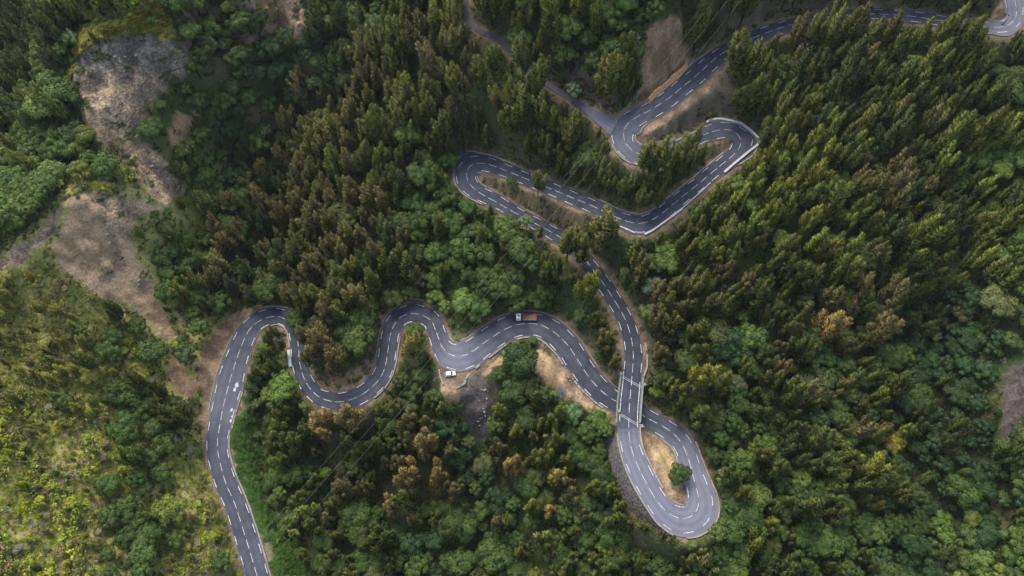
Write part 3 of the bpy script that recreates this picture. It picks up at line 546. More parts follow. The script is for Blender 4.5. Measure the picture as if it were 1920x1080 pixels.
add_wall(road_edge(near(880, 314), near(960, 325), 'l', .5), .4, .3, 'concrete', 'gutter', 'pale gutter behind the dark parked car', 'gutter')
add_wall(road_edge(near(1171, 262), near(1192, 286), 'l', .3), .35, .3, 'stonewall', 'edge_wall', 'dark edging wall on the outside of the top left hairpin', down=3)
add_wall(road_edge(near(1205, 290), near(1205, 212), 'r', .2), .4, .25, 'stonewall', 'kerb', 'kerb round the inside of the top left hairpin', 'kerb')
add_wall(road_edge(near(1290, 154), near(1345, 108), 'l', .5), .4, .25, 'concrete', 'gutter', 'pale gutter on the uphill side above the ochre boards', 'gutter')
add_wall(pxline('1880,43 1887,35 1889,20 1889,0', 81.5), .35, .3, 'stonewall', 'kerb', 'kerb round the tan bank at the top right corner bend', 'kerb')
# ochre retaining boards at the top, a row of stepped panels
oc = [unproj(x, y, z) for x, y, z in ((1219, 192, 63.9), (1228, 182, 64.3), (1241, 172, 64.8), (1247, 165, 65.2), (1259, 155, 65.8), (1270, 146, 66.3), (1280, 136, 66.8), (1291, 122, 67.4))]
e = empty('retaining_fence', tuple(oc[3])); tag(e, 'stepped row of ochre boards holding back the bank beside the top straight', 'retaining wall')
for i in range(len(oc)-1):
    a, b = np.array(oc[i]), np.array(oc[i+1]); hgt_ = 1.7+.35*math.sin(i*1.9); b2 = a+(b-a)*.97; nrm = np.array([-(b-a)[1], (b-a)[0], 0]); nrm /= np.linalg.norm(nrm); lean = nrm*hgt_*.55
    V = [a, b2, b2+lean+[0, 0, hgt_], a+lean+[0, 0, hgt_]]; V = [np.array(v)-np.array(oc[3]) for v in V]; V += [v+nrm*.35 for v in V]
    V[0] = V[0]-[0, 0, 1]; V[1] = V[1]-[0, 0, 1]; V[4] = V[4]-[0, 0, 1]; V[5] = V[5]-[0, 0, 1]
    me = bpy.data.meshes.new('panel'); me.from_pydata([tuple(v) for v in V], [], [(0, 1, 2, 3), (7, 6, 5, 4), (3, 2, 6, 7), (1, 0, 4, 5), (2, 1, 5, 6), (0, 3, 7, 4)]); me.materials.append(M['ochre']); link('panel', me, e)
# ------------------------------------------------------------------ high retaining wall left of the bottom hairpin
def stonemat():
    m, t, p = newmat('masonry'); p.inputs['Roughness'].default_value = .95
    g = t.nodes.new('ShaderNodeNewGeometry'); v = t.nodes.new('ShaderNodeTexVoronoi'); v.inputs['Scale'].default_value = 1.5; t.links.new(g.outputs['Position'], v.inputs['Vector'])
    v2 = t.nodes.new('ShaderNodeTexVoronoi'); v2.feature = 'DISTANCE_TO_EDGE'; v2.inputs['Scale'].default_value = 1.5; t.links.new(g.outputs['Position'], v2.inputs['Vector'])
    r = t.nodes.new('ShaderNodeMapRange'); r.inputs[1].default_value = 0; r.inputs[2].default_value = .12; r.inputs[3].default_value = .4; r.inputs[4].default_value = 1; t.links.new(v2.outputs['Distance'], r.inputs[0])
    c = t.nodes.new('ShaderNodeMix'); c.data_type = 'RGBA'; c.inputs[6].default_value = (.075, .065, .062, 1); c.inputs[7].default_value = (.23, .20, .19, 1)
    sp = t.nodes.new('ShaderNodeSeparateColor'); t.links.new(v.outputs['Color'], sp.inputs[0]); t.links.new(sp.outputs[0], c.inputs[0])
    s = t.nodes.new('ShaderNodeVectorMath'); s.operation = 'SCALE'; t.links.new(c.outputs[2], s.inputs[0]); t.links.new(r.outputs[0], s.inputs['Scale']); t.links.new(s.outputs[0], p.inputs['Base Color'])
    b = t.nodes.new('ShaderNodeBump'); b.inputs['Strength'].default_value = 1; b.inputs['Distance'].default_value = .15; t.links.new(r.outputs[0], b.inputs['Height']); t.links.new(b.outputs[0], p.inputs['Normal'])
    return m
M['masonry'] = stonemat()
ja, jb = near(1276, 972), near(1179, 797)
E, O = ROAD['el'][ja:jb], ROAD['er'][ja:jb]; d = E-O; d[:, 2] = 0; d /= np.linalg.norm(d, axis=1)[:, None]
f = np.linspace(0, 1, len(E)); depth = 3+9*np.sin(np.clip(f*1.15, 0, 1)*math.pi*.62)**1.1; bat = .4+3.9*sstep(.05, .45, f)*sstep(1.03, .80, f)
rows = []
for r_ in np.linspace(0, 1, 8): rows.append(E+d*(.45+bat*r_)[:, None]-np.array([0, 0, 1])*(depth*r_*1.2-.05)[:, None])
rows += [rows[-1]-d*1.2]
V = np.stack(rows, 1); V[..., :2] += (np.random.default_rng(3).random(V[..., :2].shape)-.5)*.18
na = V.shape[1]; i = np.arange(len(E)*na).reshape(len(E), na); F = np.stack([i[:-1, :-1], i[1:, :-1], i[1:, 1:], i[:-1, 1:]], -1).reshape(-1, 4)
top = np.stack([E+d*.02-np.array([0, 0, .03]), rows[0]], 1); 
me = mesh_np('retaining_wall', V, F, M['masonry']); ow = link('retaining_wall', me)
tag(ow, 'high battered dry stone retaining wall carrying the road left of the bottom hairpin', 'retaining wall')

# ------------------------------------------------------------------ bridge
br = [i for i in range(len(onbr)) if onbr[i]]; b0, b1 = br[0], br[-1]
Lb, Rb = ROAD['el'][b0:b1+1], ROAD['er'][b0:b1+1]; cb = ROAD['c'][(b0+b1)//2]
be = empty('road_bridge', tuple(cb)); tag(be, 'short concrete road bridge with green side rails crossing over the lower lane', 'bridge')
dL = Lb-Rb; dL[:, 2] = 0; dL /= np.linalg.norm(dL, axis=1)[:, None]
def local(V, c=cb): return np.asarray(V)-np.asarray(c)
A, B = Lb+dL*.55, Rb-dL*.75
n = len(A); V = np.concatenate([A-[0, 0, .03], B-[0, 0, .03], A-[0, 0, .9], B-[0, 0, .9]]); i = np.arange(n-1)
F = np.concatenate([np.column_stack([i, i+n, i+n+1, i+1]), np.column_stack([i+2*n, i+2*n+1, i+3*n+1, i+3*n]), np.column_stack([i, i+1, i+2*n+1, i+2*n]), np.column_stack([i+n, i+3*n, i+3*n+1, i+n+1])])
F = np.concatenate([F, [[0, 2*n, 3*n, n], [n-1, 2*n-1, 4*n-1, 3*n-1]]])
link('deck', mesh_np('deck', local(V), F, M['concrete']), be)
def box(name, c, hx, hy, hz, rz, mat, parent=None, bev=.0):
    bm = bmesh.new(); bmesh.ops.create_cube(bm, size=2); bmesh.ops.scale(bm, vec=(hx, hy, hz), verts=bm.verts)
    if bev: bmesh.ops.bevel(bm, geom=bm.edges[:], offset=bev, segments=2, profile=.6, affect='EDGES')
    bmesh.ops.rotate(bm, cent=(0, 0, 0), matrix=Matrix.Rotation(rz, 3, 'Z'), verts=bm.verts); bmesh.ops.translate(bm, vec=c, verts=bm.verts)
    me = bpy.data.meshes.new(name); bm.to_mesh(me); bm.free(); me.materials.append(M[mat])
    return link(name, me, parent)
def tube(name, P, r, mat, parent=None, n=6, cap=True, r2=None):
    P = np.asarray(P, float); t = np.gradient(P, axis=0); t /= np.linalg.norm(t, axis=1)[:, None]+1e-9
    up = np.array([0, 0, 1.]) if abs(t[0, 2]) < .9 else np.array([1., 0, 0])
    u = np.cross(t, up); u /= np.linalg.norm(u, axis=1)[:, None]; v = np.cross(u, t); a = np.linspace(0, 2*math.pi, n, endpoint=False)
    rr = np.linspace(r, r if r2 is None else r2, len(P))
    V = P[:, None, :]+rr[:, None, None]*(np.cos(a)[None, :, None]*u[:, None, :]+np.sin(a)[None, :, None]*v[:, None, :]); i = np.arange(len(P)*n).reshape(len(P), n); j = np.roll(i, -1, 1)
    F = np.stack([i[:-1], j[:-1], j[1:], i[1:]], -1).reshape(-1, 4)
    if name is None: return V.reshape(-1, 3), F
    return link(name, mesh_np(name, V, F, M[mat], smooth=True), parent)
for side, E_, sg in (('left', A, -1), ('right', B, 1)):
    q = E_+dL*(.25*sg)
    cv = [m_ for m_ in wall_strip('kerb_beam', q, .42, .28, 'concrete', .9)]
    for m_ in cv: m_.transform(Matrix.Translation(-Vector(cb))); link('kerb_beam', m_, be)
    q2 = q
    for hh in (.55, .85, 1.15): tube('rail', local(q2+[0, 0, hh]), .05, 'teal', be)
    for k_ in range(0, len(q2), 4):
        p = q2[k_]; tube('rail_post', local([p+[0, 0, .2], p+[0, 0, 1.2]]), .06, 'teal', be)
# deck joints: pairs of pale strips set skew across the deck
def joint(xa, ya, xb, yb, z, name='expansion_joint'):
    for off in (0, 3.2):
        a = unproj(xa, ya+off, z); b = unproj(xb, yb+off, z)
        t = np.linspace(0, 1, 12)[:, None]; P = a+(b-a)*t; P[:, 2] += .022
        for p in P:
            i = np.argmin(np.hypot(ROAD['c'][b0-12:b1+12, 0]-p[0], ROAD['c'][b0-12:b1+12, 1]-p[1]))+b0-12; p[2] = ROAD['c'][i, 2]+.022
        nn_ = np.array([-(b-a)[1], (b-a)[0], 0]); nn_ /= np.linalg.norm(nn_); V = np.empty((24, 3)); V[0::2] = P+nn_*.07; V[1::2] = P-nn_*.07
        i = np.arange(11)*2; link(name, mesh_np(name, local(V), np.column_stack([i, i+1, i+3, i+2]), M['whitewall']), be)
joint(1165.5, 704, 1203, 725, 25.1); joint(1159.5, 773, 1198, 796, 24.4)
# abutments under both ends
for (xa, ya, xb, yb, z) in ((1161, 698, 1206, 722, 25.0), (1158, 782, 1204, 806, 24.0)):
    a, b = unproj(xa, ya, z), unproj(xb, yb, z); c = (a+b)/2; L_ = np.linalg.norm(b-a)
    box('abutment', tuple(local(c)-np.array([0, 0, 4.6])), L_/2, .8, 3.6, math.atan2(*(b-a)[1::-1]), 'masonry', be)
for (x, y, z) in ((1160, 772, 24.4), (1203, 800, 24.2), (1164, 702, 25.2), (1208, 722, 25.1)):
    c = unproj(x, y, z); box('pillar', tuple(local(c)+np.array([0, 0, .3])), .45, .55, .9, .2, 'concrete', be, .05)
add_wall(road_edge(near(1179, 795), near(1184, 840), 'r', .4), .5, .6, 'stonewall', 'edge_wall', 'dark stone wall right of the road just south of the bridge', seg=2.5, piece='coping_stone', rough=.2, down=2.5)
add_wall(pxline('1207,706 1213,690 1214,665 1209,640', 26.0), .5, .5, 'stonewall', 'edge_wall', 'long dark stone wall right of the road just north of the bridge', down=2)

# ------------------------------------------------------------------ the light mist in the valley
zb = float(Z.min())-1.5
bm = bmesh.new(); bmesh.ops.create_cube(bm, size=1); me = bpy.data.meshes.new('haze'); bm.to_mesh(me); bm.free()
hz = link('haze', me); hz.scale = (X1-X0+20, Y1-Y0+20, 280-zb); hz.location = ((X0+X1)/2, (Y0+Y1)/2, (280+zb)/2); hz['kind'] = 'stuff'; hz['label'] = 'thin even bluish haze over the valley'
hm = bpy.data.materials.new('haze'); hm.use_nodes = True; hm.node_tree.nodes.remove(hm.node_tree.nodes['Principled BSDF']); pv = hm.node_tree.nodes.new('ShaderNodeVolumePrincipled'); pv.inputs['Density'].default_value = .00004; pv.inputs['Color'].default_value = (.86, .92, 1, 1); pv.inputs['Anisotropy'].default_value = .2
hm.node_tree.links.new(pv.outputs[0], hm.node_tree.nodes['Material Output'].inputs['Volume']); me.materials.append(hm)
# ------------------------------------------------------------------ plants: shapes
def unit(v): return v/(np.linalg.norm(v, axis=-1, keepdims=True)+1e-9)
def cards(c, a, b, vn):
    """rhombic leaf sprays: centre c, half length a, half width b, all (N,3)"""
    g = np.cross(a, b); flip = (g*vn).sum(1) < 0; b = np.where(flip[:, None], -b, b)
    V = np.stack([c-a, c-b, c+a, c+b], 1).reshape(-1, 3)          # winding: -a,-b,+a,+b  -> normal a x b
    return V, np.arange(len(c)*4).reshape(-1, 4), np.repeat(vn, 4, 0)
def crown_mesh(name, c, a, b, vn, v, h, mat, R):
    V, F, N = cards(c, a, b, vn)
    return dict(V=V, F=F, N=unit(N), v=np.repeat(v, 4), h=np.repeat(h, 4), mat=mat, name=name)
def spindle(R, n): # points in a plume, s along 0..1
    s = R.beta(1.5, 1.5, n); ph = R.random(n)*2*math.pi; rad = np.sqrt(R.random(n))*np.sin(np.clip(s, .02, .98)*math.pi)**.7
    return s, ph, rad
def make_casuarina(seed, slim=1.0, nl=None):
    """several pointed feathery leaders rising from one trunk"""
    R = np.random.default_rng(seed); Cs, As, Bs, Ns, Vs, Hs = [], [], [], [], [], []
    H = 15.0; nl = nl or int(R.integers(4, 8)); limbs = []
    for k in range(nl):
        ph = k*2.399+R.uniform(-.4, .4); ro = (0 if k == 0 else R.uniform(.9, 2.1)*slim); top = H*(1.0 if k == 0 else R.uniform(.62, .92)); bot = top*R.uniform(.22, .42)
        base = np.array([math.cos(ph)*ro*.7, math.sin(ph)*ro*.7, bot]); tip = np.array([math.cos(ph)*ro*1.25, math.sin(ph)*ro*1.25, top])
        L = np.linalg.norm(tip-base); ax = (tip-base)/L; rm = R.uniform(.95, 1.45)*slim*(1.15 if k == 0 else 1); n = int(44*L*rm)
        e1 = unit(np.cross(ax, [.3, .9, .1])); e2 = np.cross(ax, e1)
        s = R.beta(1.3, 1.25, n); p2 = R.random(n)*6.283; prof = (s**.42)*((1-s)**.72)*1.65
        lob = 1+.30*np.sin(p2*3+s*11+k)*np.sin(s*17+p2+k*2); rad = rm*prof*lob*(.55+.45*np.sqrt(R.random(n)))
        off = np.cos(p2)[:, None]*e1+np.sin(p2)[:, None]*e2; c = base+ax*(s*L)[:, None]+off*rad[:, None]
        c += unit(np.array([1, 0, 0])*np.cos(s*9+k)[:, None]+np.array([0, 1, 0])*np.sin(s*9+k)[:, None])*.12
        out = unit(off*.9+ax*(.25+.9*s[:, None])+np.array([0, 0, .25]))
        dd = unit(ax*1.0+off*.62+R.normal(0, .22, (n, 3))); a = dd*R.uniform(.35, .80, n)[:, None]
        b = unit(np.cross(dd, out+R.normal(0, .2, (n, 3))))*R.uniform(.08, .15, n)[:, None]
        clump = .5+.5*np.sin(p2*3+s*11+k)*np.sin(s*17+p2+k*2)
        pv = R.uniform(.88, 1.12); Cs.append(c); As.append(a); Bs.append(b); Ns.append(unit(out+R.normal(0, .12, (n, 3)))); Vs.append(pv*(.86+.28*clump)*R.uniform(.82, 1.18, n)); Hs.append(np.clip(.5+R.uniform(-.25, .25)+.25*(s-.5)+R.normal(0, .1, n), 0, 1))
        limbs.append((np.array([0, 0, bot*.6]), base+ax*L*.6))
    m = crown_mesh('crown', *[np.concatenate(q) for q in (Cs, As, Bs, Ns, Vs, Hs)], 'needle', R)
    P = np.array([[R.normal(0, .08)*k, R.normal(0, .08)*k, H*.85*k/6] for k in range(7)]); P[0] = [0, 0, -1.5]
    tv, tf = tube(None, P, .22, None, r2=.05, n=7); TV, TF = [tv], [tf]; o = len(tv)
    for q0, q1 in limbs[1:]:
        lv, lf = tube(None, np.array([q0, (q0+q1)/2+[0, 0, -.3], q1]), .09, None, r2=.03, n=4); TV.append(lv); TF.append(lf+o); o += len(lv)
    m['TV'] = np.concatenate(TV); m['TF'] = np.concatenate(TF); m['H'] = H; m['R'] = 3.0*slim; return m
def make_broadleaf(seed, Rr=3.4, H=8.5, leaf=.33, loose=0.0, nl=None, dens=1.0):
    R = np.random.default_rng(seed); Cs, As, Bs, Ns, Vs, Hs = [], [], [], [], [], []; limbs = []
    nl = nl or R.integers(11, 18)
    for k in range(nl):
        f = k/nl; ph = k*2.399+R.uniform(-.3, .3); r = Rr*.80*math.sqrt(f)*R.uniform(.85, 1.1)
        zc = H*.74-(r/Rr)**2*H*.26+R.uniform(-.6, .6); lr = R.uniform(.85, 1.5)*Rr/3.4
        cen = np.array([math.cos(ph)*r, math.sin(ph)*r, zc]); n = int(170*dens*(lr/1.1)**2)
        d = unit(R.normal(0, 1, (n, 3))+np.array([0, 0, .35])+np.array([math.cos(ph), math.sin(ph), 0])*r/Rr*.4)
        bump = 1+.16*np.sin(d[:, 0]*5+k)*np.cos(d[:, 1]*4+k*2)+R.normal(0, .10+loose, n)
        c = cen+d*np.array([1, 1, .85])*(lr*bump)[:, None]
        nn = unit(d+R.normal(0, .32, (n, 3))); t1 = unit(np.cross(nn, R.normal(0, 1, (n, 3)))); t2 = np.cross(nn, t1)
        a = t1*(leaf*R.uniform(.6, 1.25, n))[:, None]; b = t2*(leaf*.55*R.uniform(.6, 1.2, n))[:, None]
        pv = R.uniform(.86, 1.14); Cs.append(c); As.append(a); Bs.append(b); Ns.append(unit(d*.95+nn*.35+[0, 0, .2])); Vs.append(pv*R.uniform(.76, 1.24, n)); Hs.append(np.clip(.4+R.uniform(-.3, .3)+R.normal(0, .15, n), 0, 1))
        limbs.append((np.array([0, 0, H*.3]), cen))
    m = crown_mesh('crown', *[np.concatenate(q) for q in (Cs, As, Bs, Ns, Vs, Hs)], 'leaf', R)
    P = np.array([[0, 0, -1.5], [.05, 0, H*.15], [.1, .1, H*.35], [0, .1, H*.6]]); tv, tf = tube(None, P, .22*Rr/3.4, None, r2=.1, n=7); TV, TF = [tv], [tf]; o = len(tv)
    for q0, q1 in limbs[::2]:
        lv, lf = tube(None, np.array([q0, (q0+q1)/2+[0, 0, -.2], q1]), .10*Rr/3.4, None, r2=.03, n=4); TV.append(lv); TF.append(lf+o); o += len(lv)
    m['TV'] = np.concatenate(TV); m['TF'] = np.concatenate(TF); m['H'] = H; m['R'] = Rr; return m
def make_shrub(seed, wispy=False):
    m = make_broadleaf(seed, 1.25, 1.7, .20 if not wispy else .24, .10 if not wispy else .22, nl=7, dens=.55 if not wispy else .4); m['mat'] = 'leaf'; return m
def make_tuft(seed):
    R = np.random.default_rng(seed); n = 90; ph = R.random(n)*6.283; el = R.uniform(.25, 1.1, n); r0 = R.random(n)*.35
    d = np.stack([np.cos(ph)*np.cos(el), np.sin(ph)*np.cos(el), np.sin(el)], 1); ln = R.uniform(.25, .6, n)
    c = np.stack([np.cos(ph)*r0, np.sin(ph)*r0, 0*r0], 1)+d*ln[:, None]*.8; up = unit(np.cross(d, np.cross([0, 0, 1.], d)))
    b = unit(np.cross(d, up))*R.uniform(.035, .08, n)[:, None]
    m = crown_mesh('crown', c, d*ln[:, None], b, unit(up+[0, 0, .5]), R.uniform(.7, 1.3, n), np.clip(R.normal(.5, .25, n), 0, 1), 'leaf', R); m['TV'] = None; m['H'] = .8; m['R'] = .8; return m
def make_rosette(seed, n=46, L=1.1):
    R = np.random.default_rng(seed); ph = np.arange(n)*2.399; el = np.linspace(.25, 1.35, n)
    d = np.stack([np.cos(ph)*np.cos(el), np.sin(ph)*np.cos(el), np.sin(el)], 1); ln = L*(1-.3*np.linspace(0, 1, n))
    c = d*(ln*.5)[:, None]+[0, 0, .2]; up = unit(np.cross(d, np.cross([0, 0, 1.], d))); b = unit(np.cross(d, up))*(.12*L)
    m = crown_mesh('crown', c, d*(ln*.5)[:, None], b, up, R.uniform(.85, 1.15, n), R.uniform(.3, .7, n), 'leaf', R); m['TV'] = None; m['H'] = 1.2; m['R'] = L; return m
def tree_meshes(m, combined=False):
    at = {'v': m['v'], 'h': m['h']}
    cm = mesh_np('crown', m['V'], m['F'], M[m['mat']], vn=m['N'], attr=at)
    tm = mesh_np('trunk', m['TV'], m['TF'], M['bark'], smooth=True) if m['TV'] is not None else None
    com = None
    if combined:
        if m['TV'] is None: com = cm
        else:
            V = np.concatenate([m['V'], m['TV']]); F = np.concatenate([m['F'], m['TF']+len(m['V'])]); nf = len(m['F'])
            ctr = m['TV']-np.array([0, 0, 0]); tn = unit(ctr*[1, 1, 0]+1e-4)
            com = mesh_np('whole', V, F, [M[m['mat']], M['bark']], mi=np.r_[np.zeros(nf), np.ones(len(m['TF']))], vn=np.concatenate([m['N'], tn]), attr={'v': np.r_[m['v'], np.ones(len(tn))], 'h': np.r_[m['h'], np.zeros(len(tn))]})
    return cm, tm, com
FAM = {}
FAM['casuarina_tree'] = [make_casuarina(100+i, s) for i, s in enumerate((1, .8, 1.15, .95, .7, 1.3, .9, 1.1, 1.0, 1.2))]
FAM['broadleaf_tree'] = [make_broadleaf(200+i, Rr, H) for i, (Rr, H) in enumerate(((3.4, 8.5), (3.9, 8), (3.0, 9), (3.6, 7.5), (3.2, 8), (4.2, 9), (2.8, 7.5)))]
FAM['shrub'] = [make_shrub(300+i, i % 2 == 1) for i in range(7)]
FAM['tuft'] = [make_tuft(400+i) for i in range(4)]
for k in FAM:
    for m in FAM[k]: m['me'] = tree_meshes(m, True)

# ------------------------------------------------------------------ where each kind grows (survey grid, 60 px cells)
KINDS = ['r', 'k', 'c', 'o', 'b', 'g', 'd', 'l', 's', 'y', 't', 'n', 'q']   # 0 bare, 1 dark casuarina, 2 casuarina, 3 bright casuarina, 4 brown casuarina, 5 green, 6 deep green, 7 light green, 8 scrub, 9 bright scrub, 10 tan, 11 dry, 12 small casuarina
GRID = [
[1,1,2,3,0,5,5,10,10,6,1,5,2,2,2,2,2,2,2,5,5,2,2,2,2,2,2,2,2,2,2,0],
[1,1,0,0,0,0,5,6,6,6,1,5,2,2,4,2,2,5,5,5,10,0,2,2,4,2,2,4,2,2,2,2],
[1,7,0,0,0,5,6,5,6,6,1,4,4,4,11,2,2,11,11,2,0,0,11,2,1,2,2,4,2,2,2,5],
[1,5,5,0,5,10,5,6,5,4,4,4,2,2,2,2,2,2,0,0,0,11,11,2,2,2,1,1,2,2,2,5],
[5,5,5,5,0,5,5,6,5,4,4,2,2,1,0,2,2,2,5,2,2,2,0,0,2,3,1,1,4,2,3,7],
[7,7,8,8,0,0,5,6,4,4,2,2,2,5,0,5,2,2,2,2,2,0,0,2,3,3,2,4,4,3,5,7],
[7,7,10,10,5,5,5,6,1,4,4,4,1,5,5,0,0,2,0,0,0,2,2,3,3,2,2,4,1,1,3,7],
[5,10,10,10,5,5,5,4,1,4,4,4,4,5,5,7,5,2,2,2,2,2,3,2,2,3,2,1,3,2,3,5],
[12,8,10,10,10,5,5,4,1,4,2,4,1,7,5,5,5,2,0,2,7,2,4,2,2,3,5,1,3,2,3,7],
[12,12,12,10,10,5,2,5,0,2,4,2,5,7,5,5,5,2,2,0,4,2,4,2,2,4,6,1,2,2,6,5],
[12,12,12,5,9,5,10,0,6,2,2,5,0,0,7,0,0,0,2,0,4,2,5,4,2,4,4,6,6,6,6,5],
[12,12,12,5,9,5,10,0,7,0,2,2,0,0,0,5,5,10,0,0,4,3,6,6,5,5,5,5,6,6,6,10],
[8,12,8,5,5,2,0,5,7,2,4,0,5,2,0,6,5,7,10,0,0,2,5,5,4,4,2,2,6,6,6,10],
[9,8,12,8,5,5,0,5,2,2,4,5,2,4,6,5,3,5,5,0,0,0,5,5,6,5,4,3,5,6,6,6],
[8,8,9,8,5,8,0,7,6,5,7,2,4,4,6,4,3,4,5,0,0,0,5,2,5,2,5,5,5,6,5,5],
[9,9,8,8,5,8,8,0,5,3,5,4,4,2,5,6,5,4,6,2,0,0,0,5,5,2,2,2,5,6,7,5],
[9,9,8,5,5,9,8,0,5,2,5,5,6,5,5,5,4,5,5,5,2,0,7,5,5,5,5,6,5,6,7,5],
[8,9,8,5,5,8,8,0,5,5,2,5,6,5,5,5,5,2,5,5,5,2,5,3,5,5,5,5,6,5,7,7]]
assert all(len(r) == 32 for r in GRID)
Gd = np.array([[KINDS[v] for v in r] for r in GRID])
Gd[9:16, 28:30] = 'd'; Gd[12:17, 30] = 'd'; Gd[15:18, 31] = 'g'; Gd[2:5, 26:28] = 'k'
PAL = {'Y': (.32, .29, .055), 'V': (.085, .12, .035), 'q': (.25, .25, .065), 'c': (.122, .140, .035), 'b': (.152, .138, .060), 'o': (.185, .205, .040), 'k': (.062, .088, .030), 'g': (.068, .104, .025), 'd': (.036, .068, .025), 'l': (.112, .160, .038), 'G': (.055, .115, .022), 's': (.24, .25, .055), 'y': (.31, .34, .045), 't': (.13, .14, .045), 'n': (.10, .085, .05)}
# carriageways stay clear of crowns, except where trees lean across them
MW, MH = 960, 540; MASK = np.zeros((MH, MW), bool); mx_, my_ = np.meshgrid(np.arange(MW)*2+1, np.arange(MH)*2+1)
def stamp(px, py, r):
    x0, x1, y0, y1 = int((px-r)/2), int((px+r)/2)+2, int((py-r)/2), int((py+r)/2)+2
    x0 = max(x0, 0); y0 = max(y0, 0)
    if x1 <= x0 or y1 <= y0 or x0 >= MW or y0 >= MH: return
    s = np.s_[y0:y1, x0:x1]; MASK[s] |= np.hypot(mx_[s]-px, my_[s]-py) <= r
for R in (ROAD, TRACK):
    for f in np.linspace(0, 1, 9):
        P = R['el']*(1-f)+R['er']*f; qx, qy, _ = proj(P)
        for x, y in zip(qx, qy): stamp(x, y, 4.2)
for k, P in GROUND:
    if k in ('straw', 'tan', 'scree', 'rock', 'earth') or (k == 'dry' and P[:, 0].min() > 1190 and P[0, 1] > 100) or (k == 'grassy' and P[0, 1] > 300):
        x0, y0 = P.min(0); x1, y1 = P.max(0); 
        sub = inpoly(mx_.astype(float), my_.astype(float), P)
        if k in ('dry',): sub &= (hsh(mx_//14, my_//14, 5) > .45)
        if k in ('tan', 'rock') and P[:, 0].min() < 600: sub &= (hsh(mx_//26, my_//26, 8) > .10)
        MASK |= sub
MASK |= inpoly(mx_.astype(float), my_.astype(float), pg('1160,790 1150,800 1143,840 1148,880 1170,925 1200,968 1240,996 1285,1008 1290,1000 1230,960 1190,910 1170,860 1163,820'))
for (x, y, rx, ry) in ((1062, 452, 26, 18), (1092, 470, 26, 24), (1010, 345, 30, 12), (985, 330, 26, 10), (1150, 415, 18, 18), (1215, 280, 14, 24), (1245, 275, 18, 20), (1275, 262, 22, 20), (1300, 250, 12, 18), (1228, 300, 44, 14), (1105, 400, 22, 9), (1060, 388, 22, 8), (1010, 430, 22, 12), (925, 388, 16, 10), (1128, 545, 10, 30), (1160, 640, 10, 30), (730, 775, 30, 10), (395, 860, 8, 30), (500, 640, 14, 30), (1392, 84, 38, 22), (1475, 48, 16, 14), (1510, 40, 34, 14), (1560, 34, 40, 14), (1610, 26, 22, 10), (1680, 30, 14, 14), (1780, 38, 30, 14), (1825, 44, 22, 12),
    (600, 655, 42, 60), (560, 605, 14, 14), (612, 758, 28, 16), (650, 760, 20, 14), (770, 622, 22, 20), (538, 590, 10, 10), (500, 700, 0, 0), (390, 838, 10, 18), (1145, 690, 10, 12), (1110, 560, 12, 10), (975, 160, 50, 50), (945, 90, 16, 20), (878, 45, 8, 16), (1070, 165, 22, 22), (870, 20, 0, 0), (1285, 890, 14, 14), (960, 385, 20, 10)):
    if rx: MASK &= ~(((mx_-x)/rx)**2+((my_-y)/ry)**2 < 1)
def masked(px, py):
    i = np.clip((px/2).astype(int), 0, MW-1); j = np.clip((py/2).astype(int), 0, MH-1); ok = (px >= 0) & (px < 1920) & (py >= 0) & (py < 1080)
    return MASK[j, i] & ok
SOFTZ = [(p[1]) for p in GROUND if p[0] in ('soil', 'ygrass', 'grassy', 'ygrass')]
def in_any(px, py, ks):
    r = np.zeros(px.shape, bool)
    for k, P in GROUND:
        if k in ks: r |= inpoly(px, py, P)
    return r
def poisson(x0, x1, y0, y1, r, R):
    cell = r; nx, ny = int((x1-x0)/cell)+1, int((y1-y0)/cell)+1
    gx_, gy_ = np.meshgrid(np.arange(nx), np.arange(ny)); x = x0+(gx_+(gy_ % 2)*.5+R.uniform(-.36, .36, gx_.shape))*cell; y = y0+(gy_*.9+R.uniform(-.33, .33, gx_.shape))*cell
    return x.ravel(), y.ravel()
def cls_at(px, py, R, jit=30):
    out = np.full(px.shape, 'r')
    for t in range(6):
        jx = R.normal(0, jit*(1+t*.6), px.shape); jy = R.normal(0, jit*(1+t*.6), px.shape)
        i = np.clip(((px+jx)/60).astype(int), 0, 31); j = np.clip(((py+jy)/60).astype(int), 0, 17)
        c = Gd[j, i]; out = np.where((out == 'r') & (c != 'r'), c, out)
    return np.where(out == 'r', 'g', out)
R = np.random.default_rng(42)
PL = {'casuarina_tree': [], 'broadleaf_tree': [], 'shrub': [], 'tuft': []}
def slope_at(x, y):
    return np.hypot(hgt(x+2, y)-hgt(x-2, y), hgt(x, y+2)-hgt(x, y-2))/4
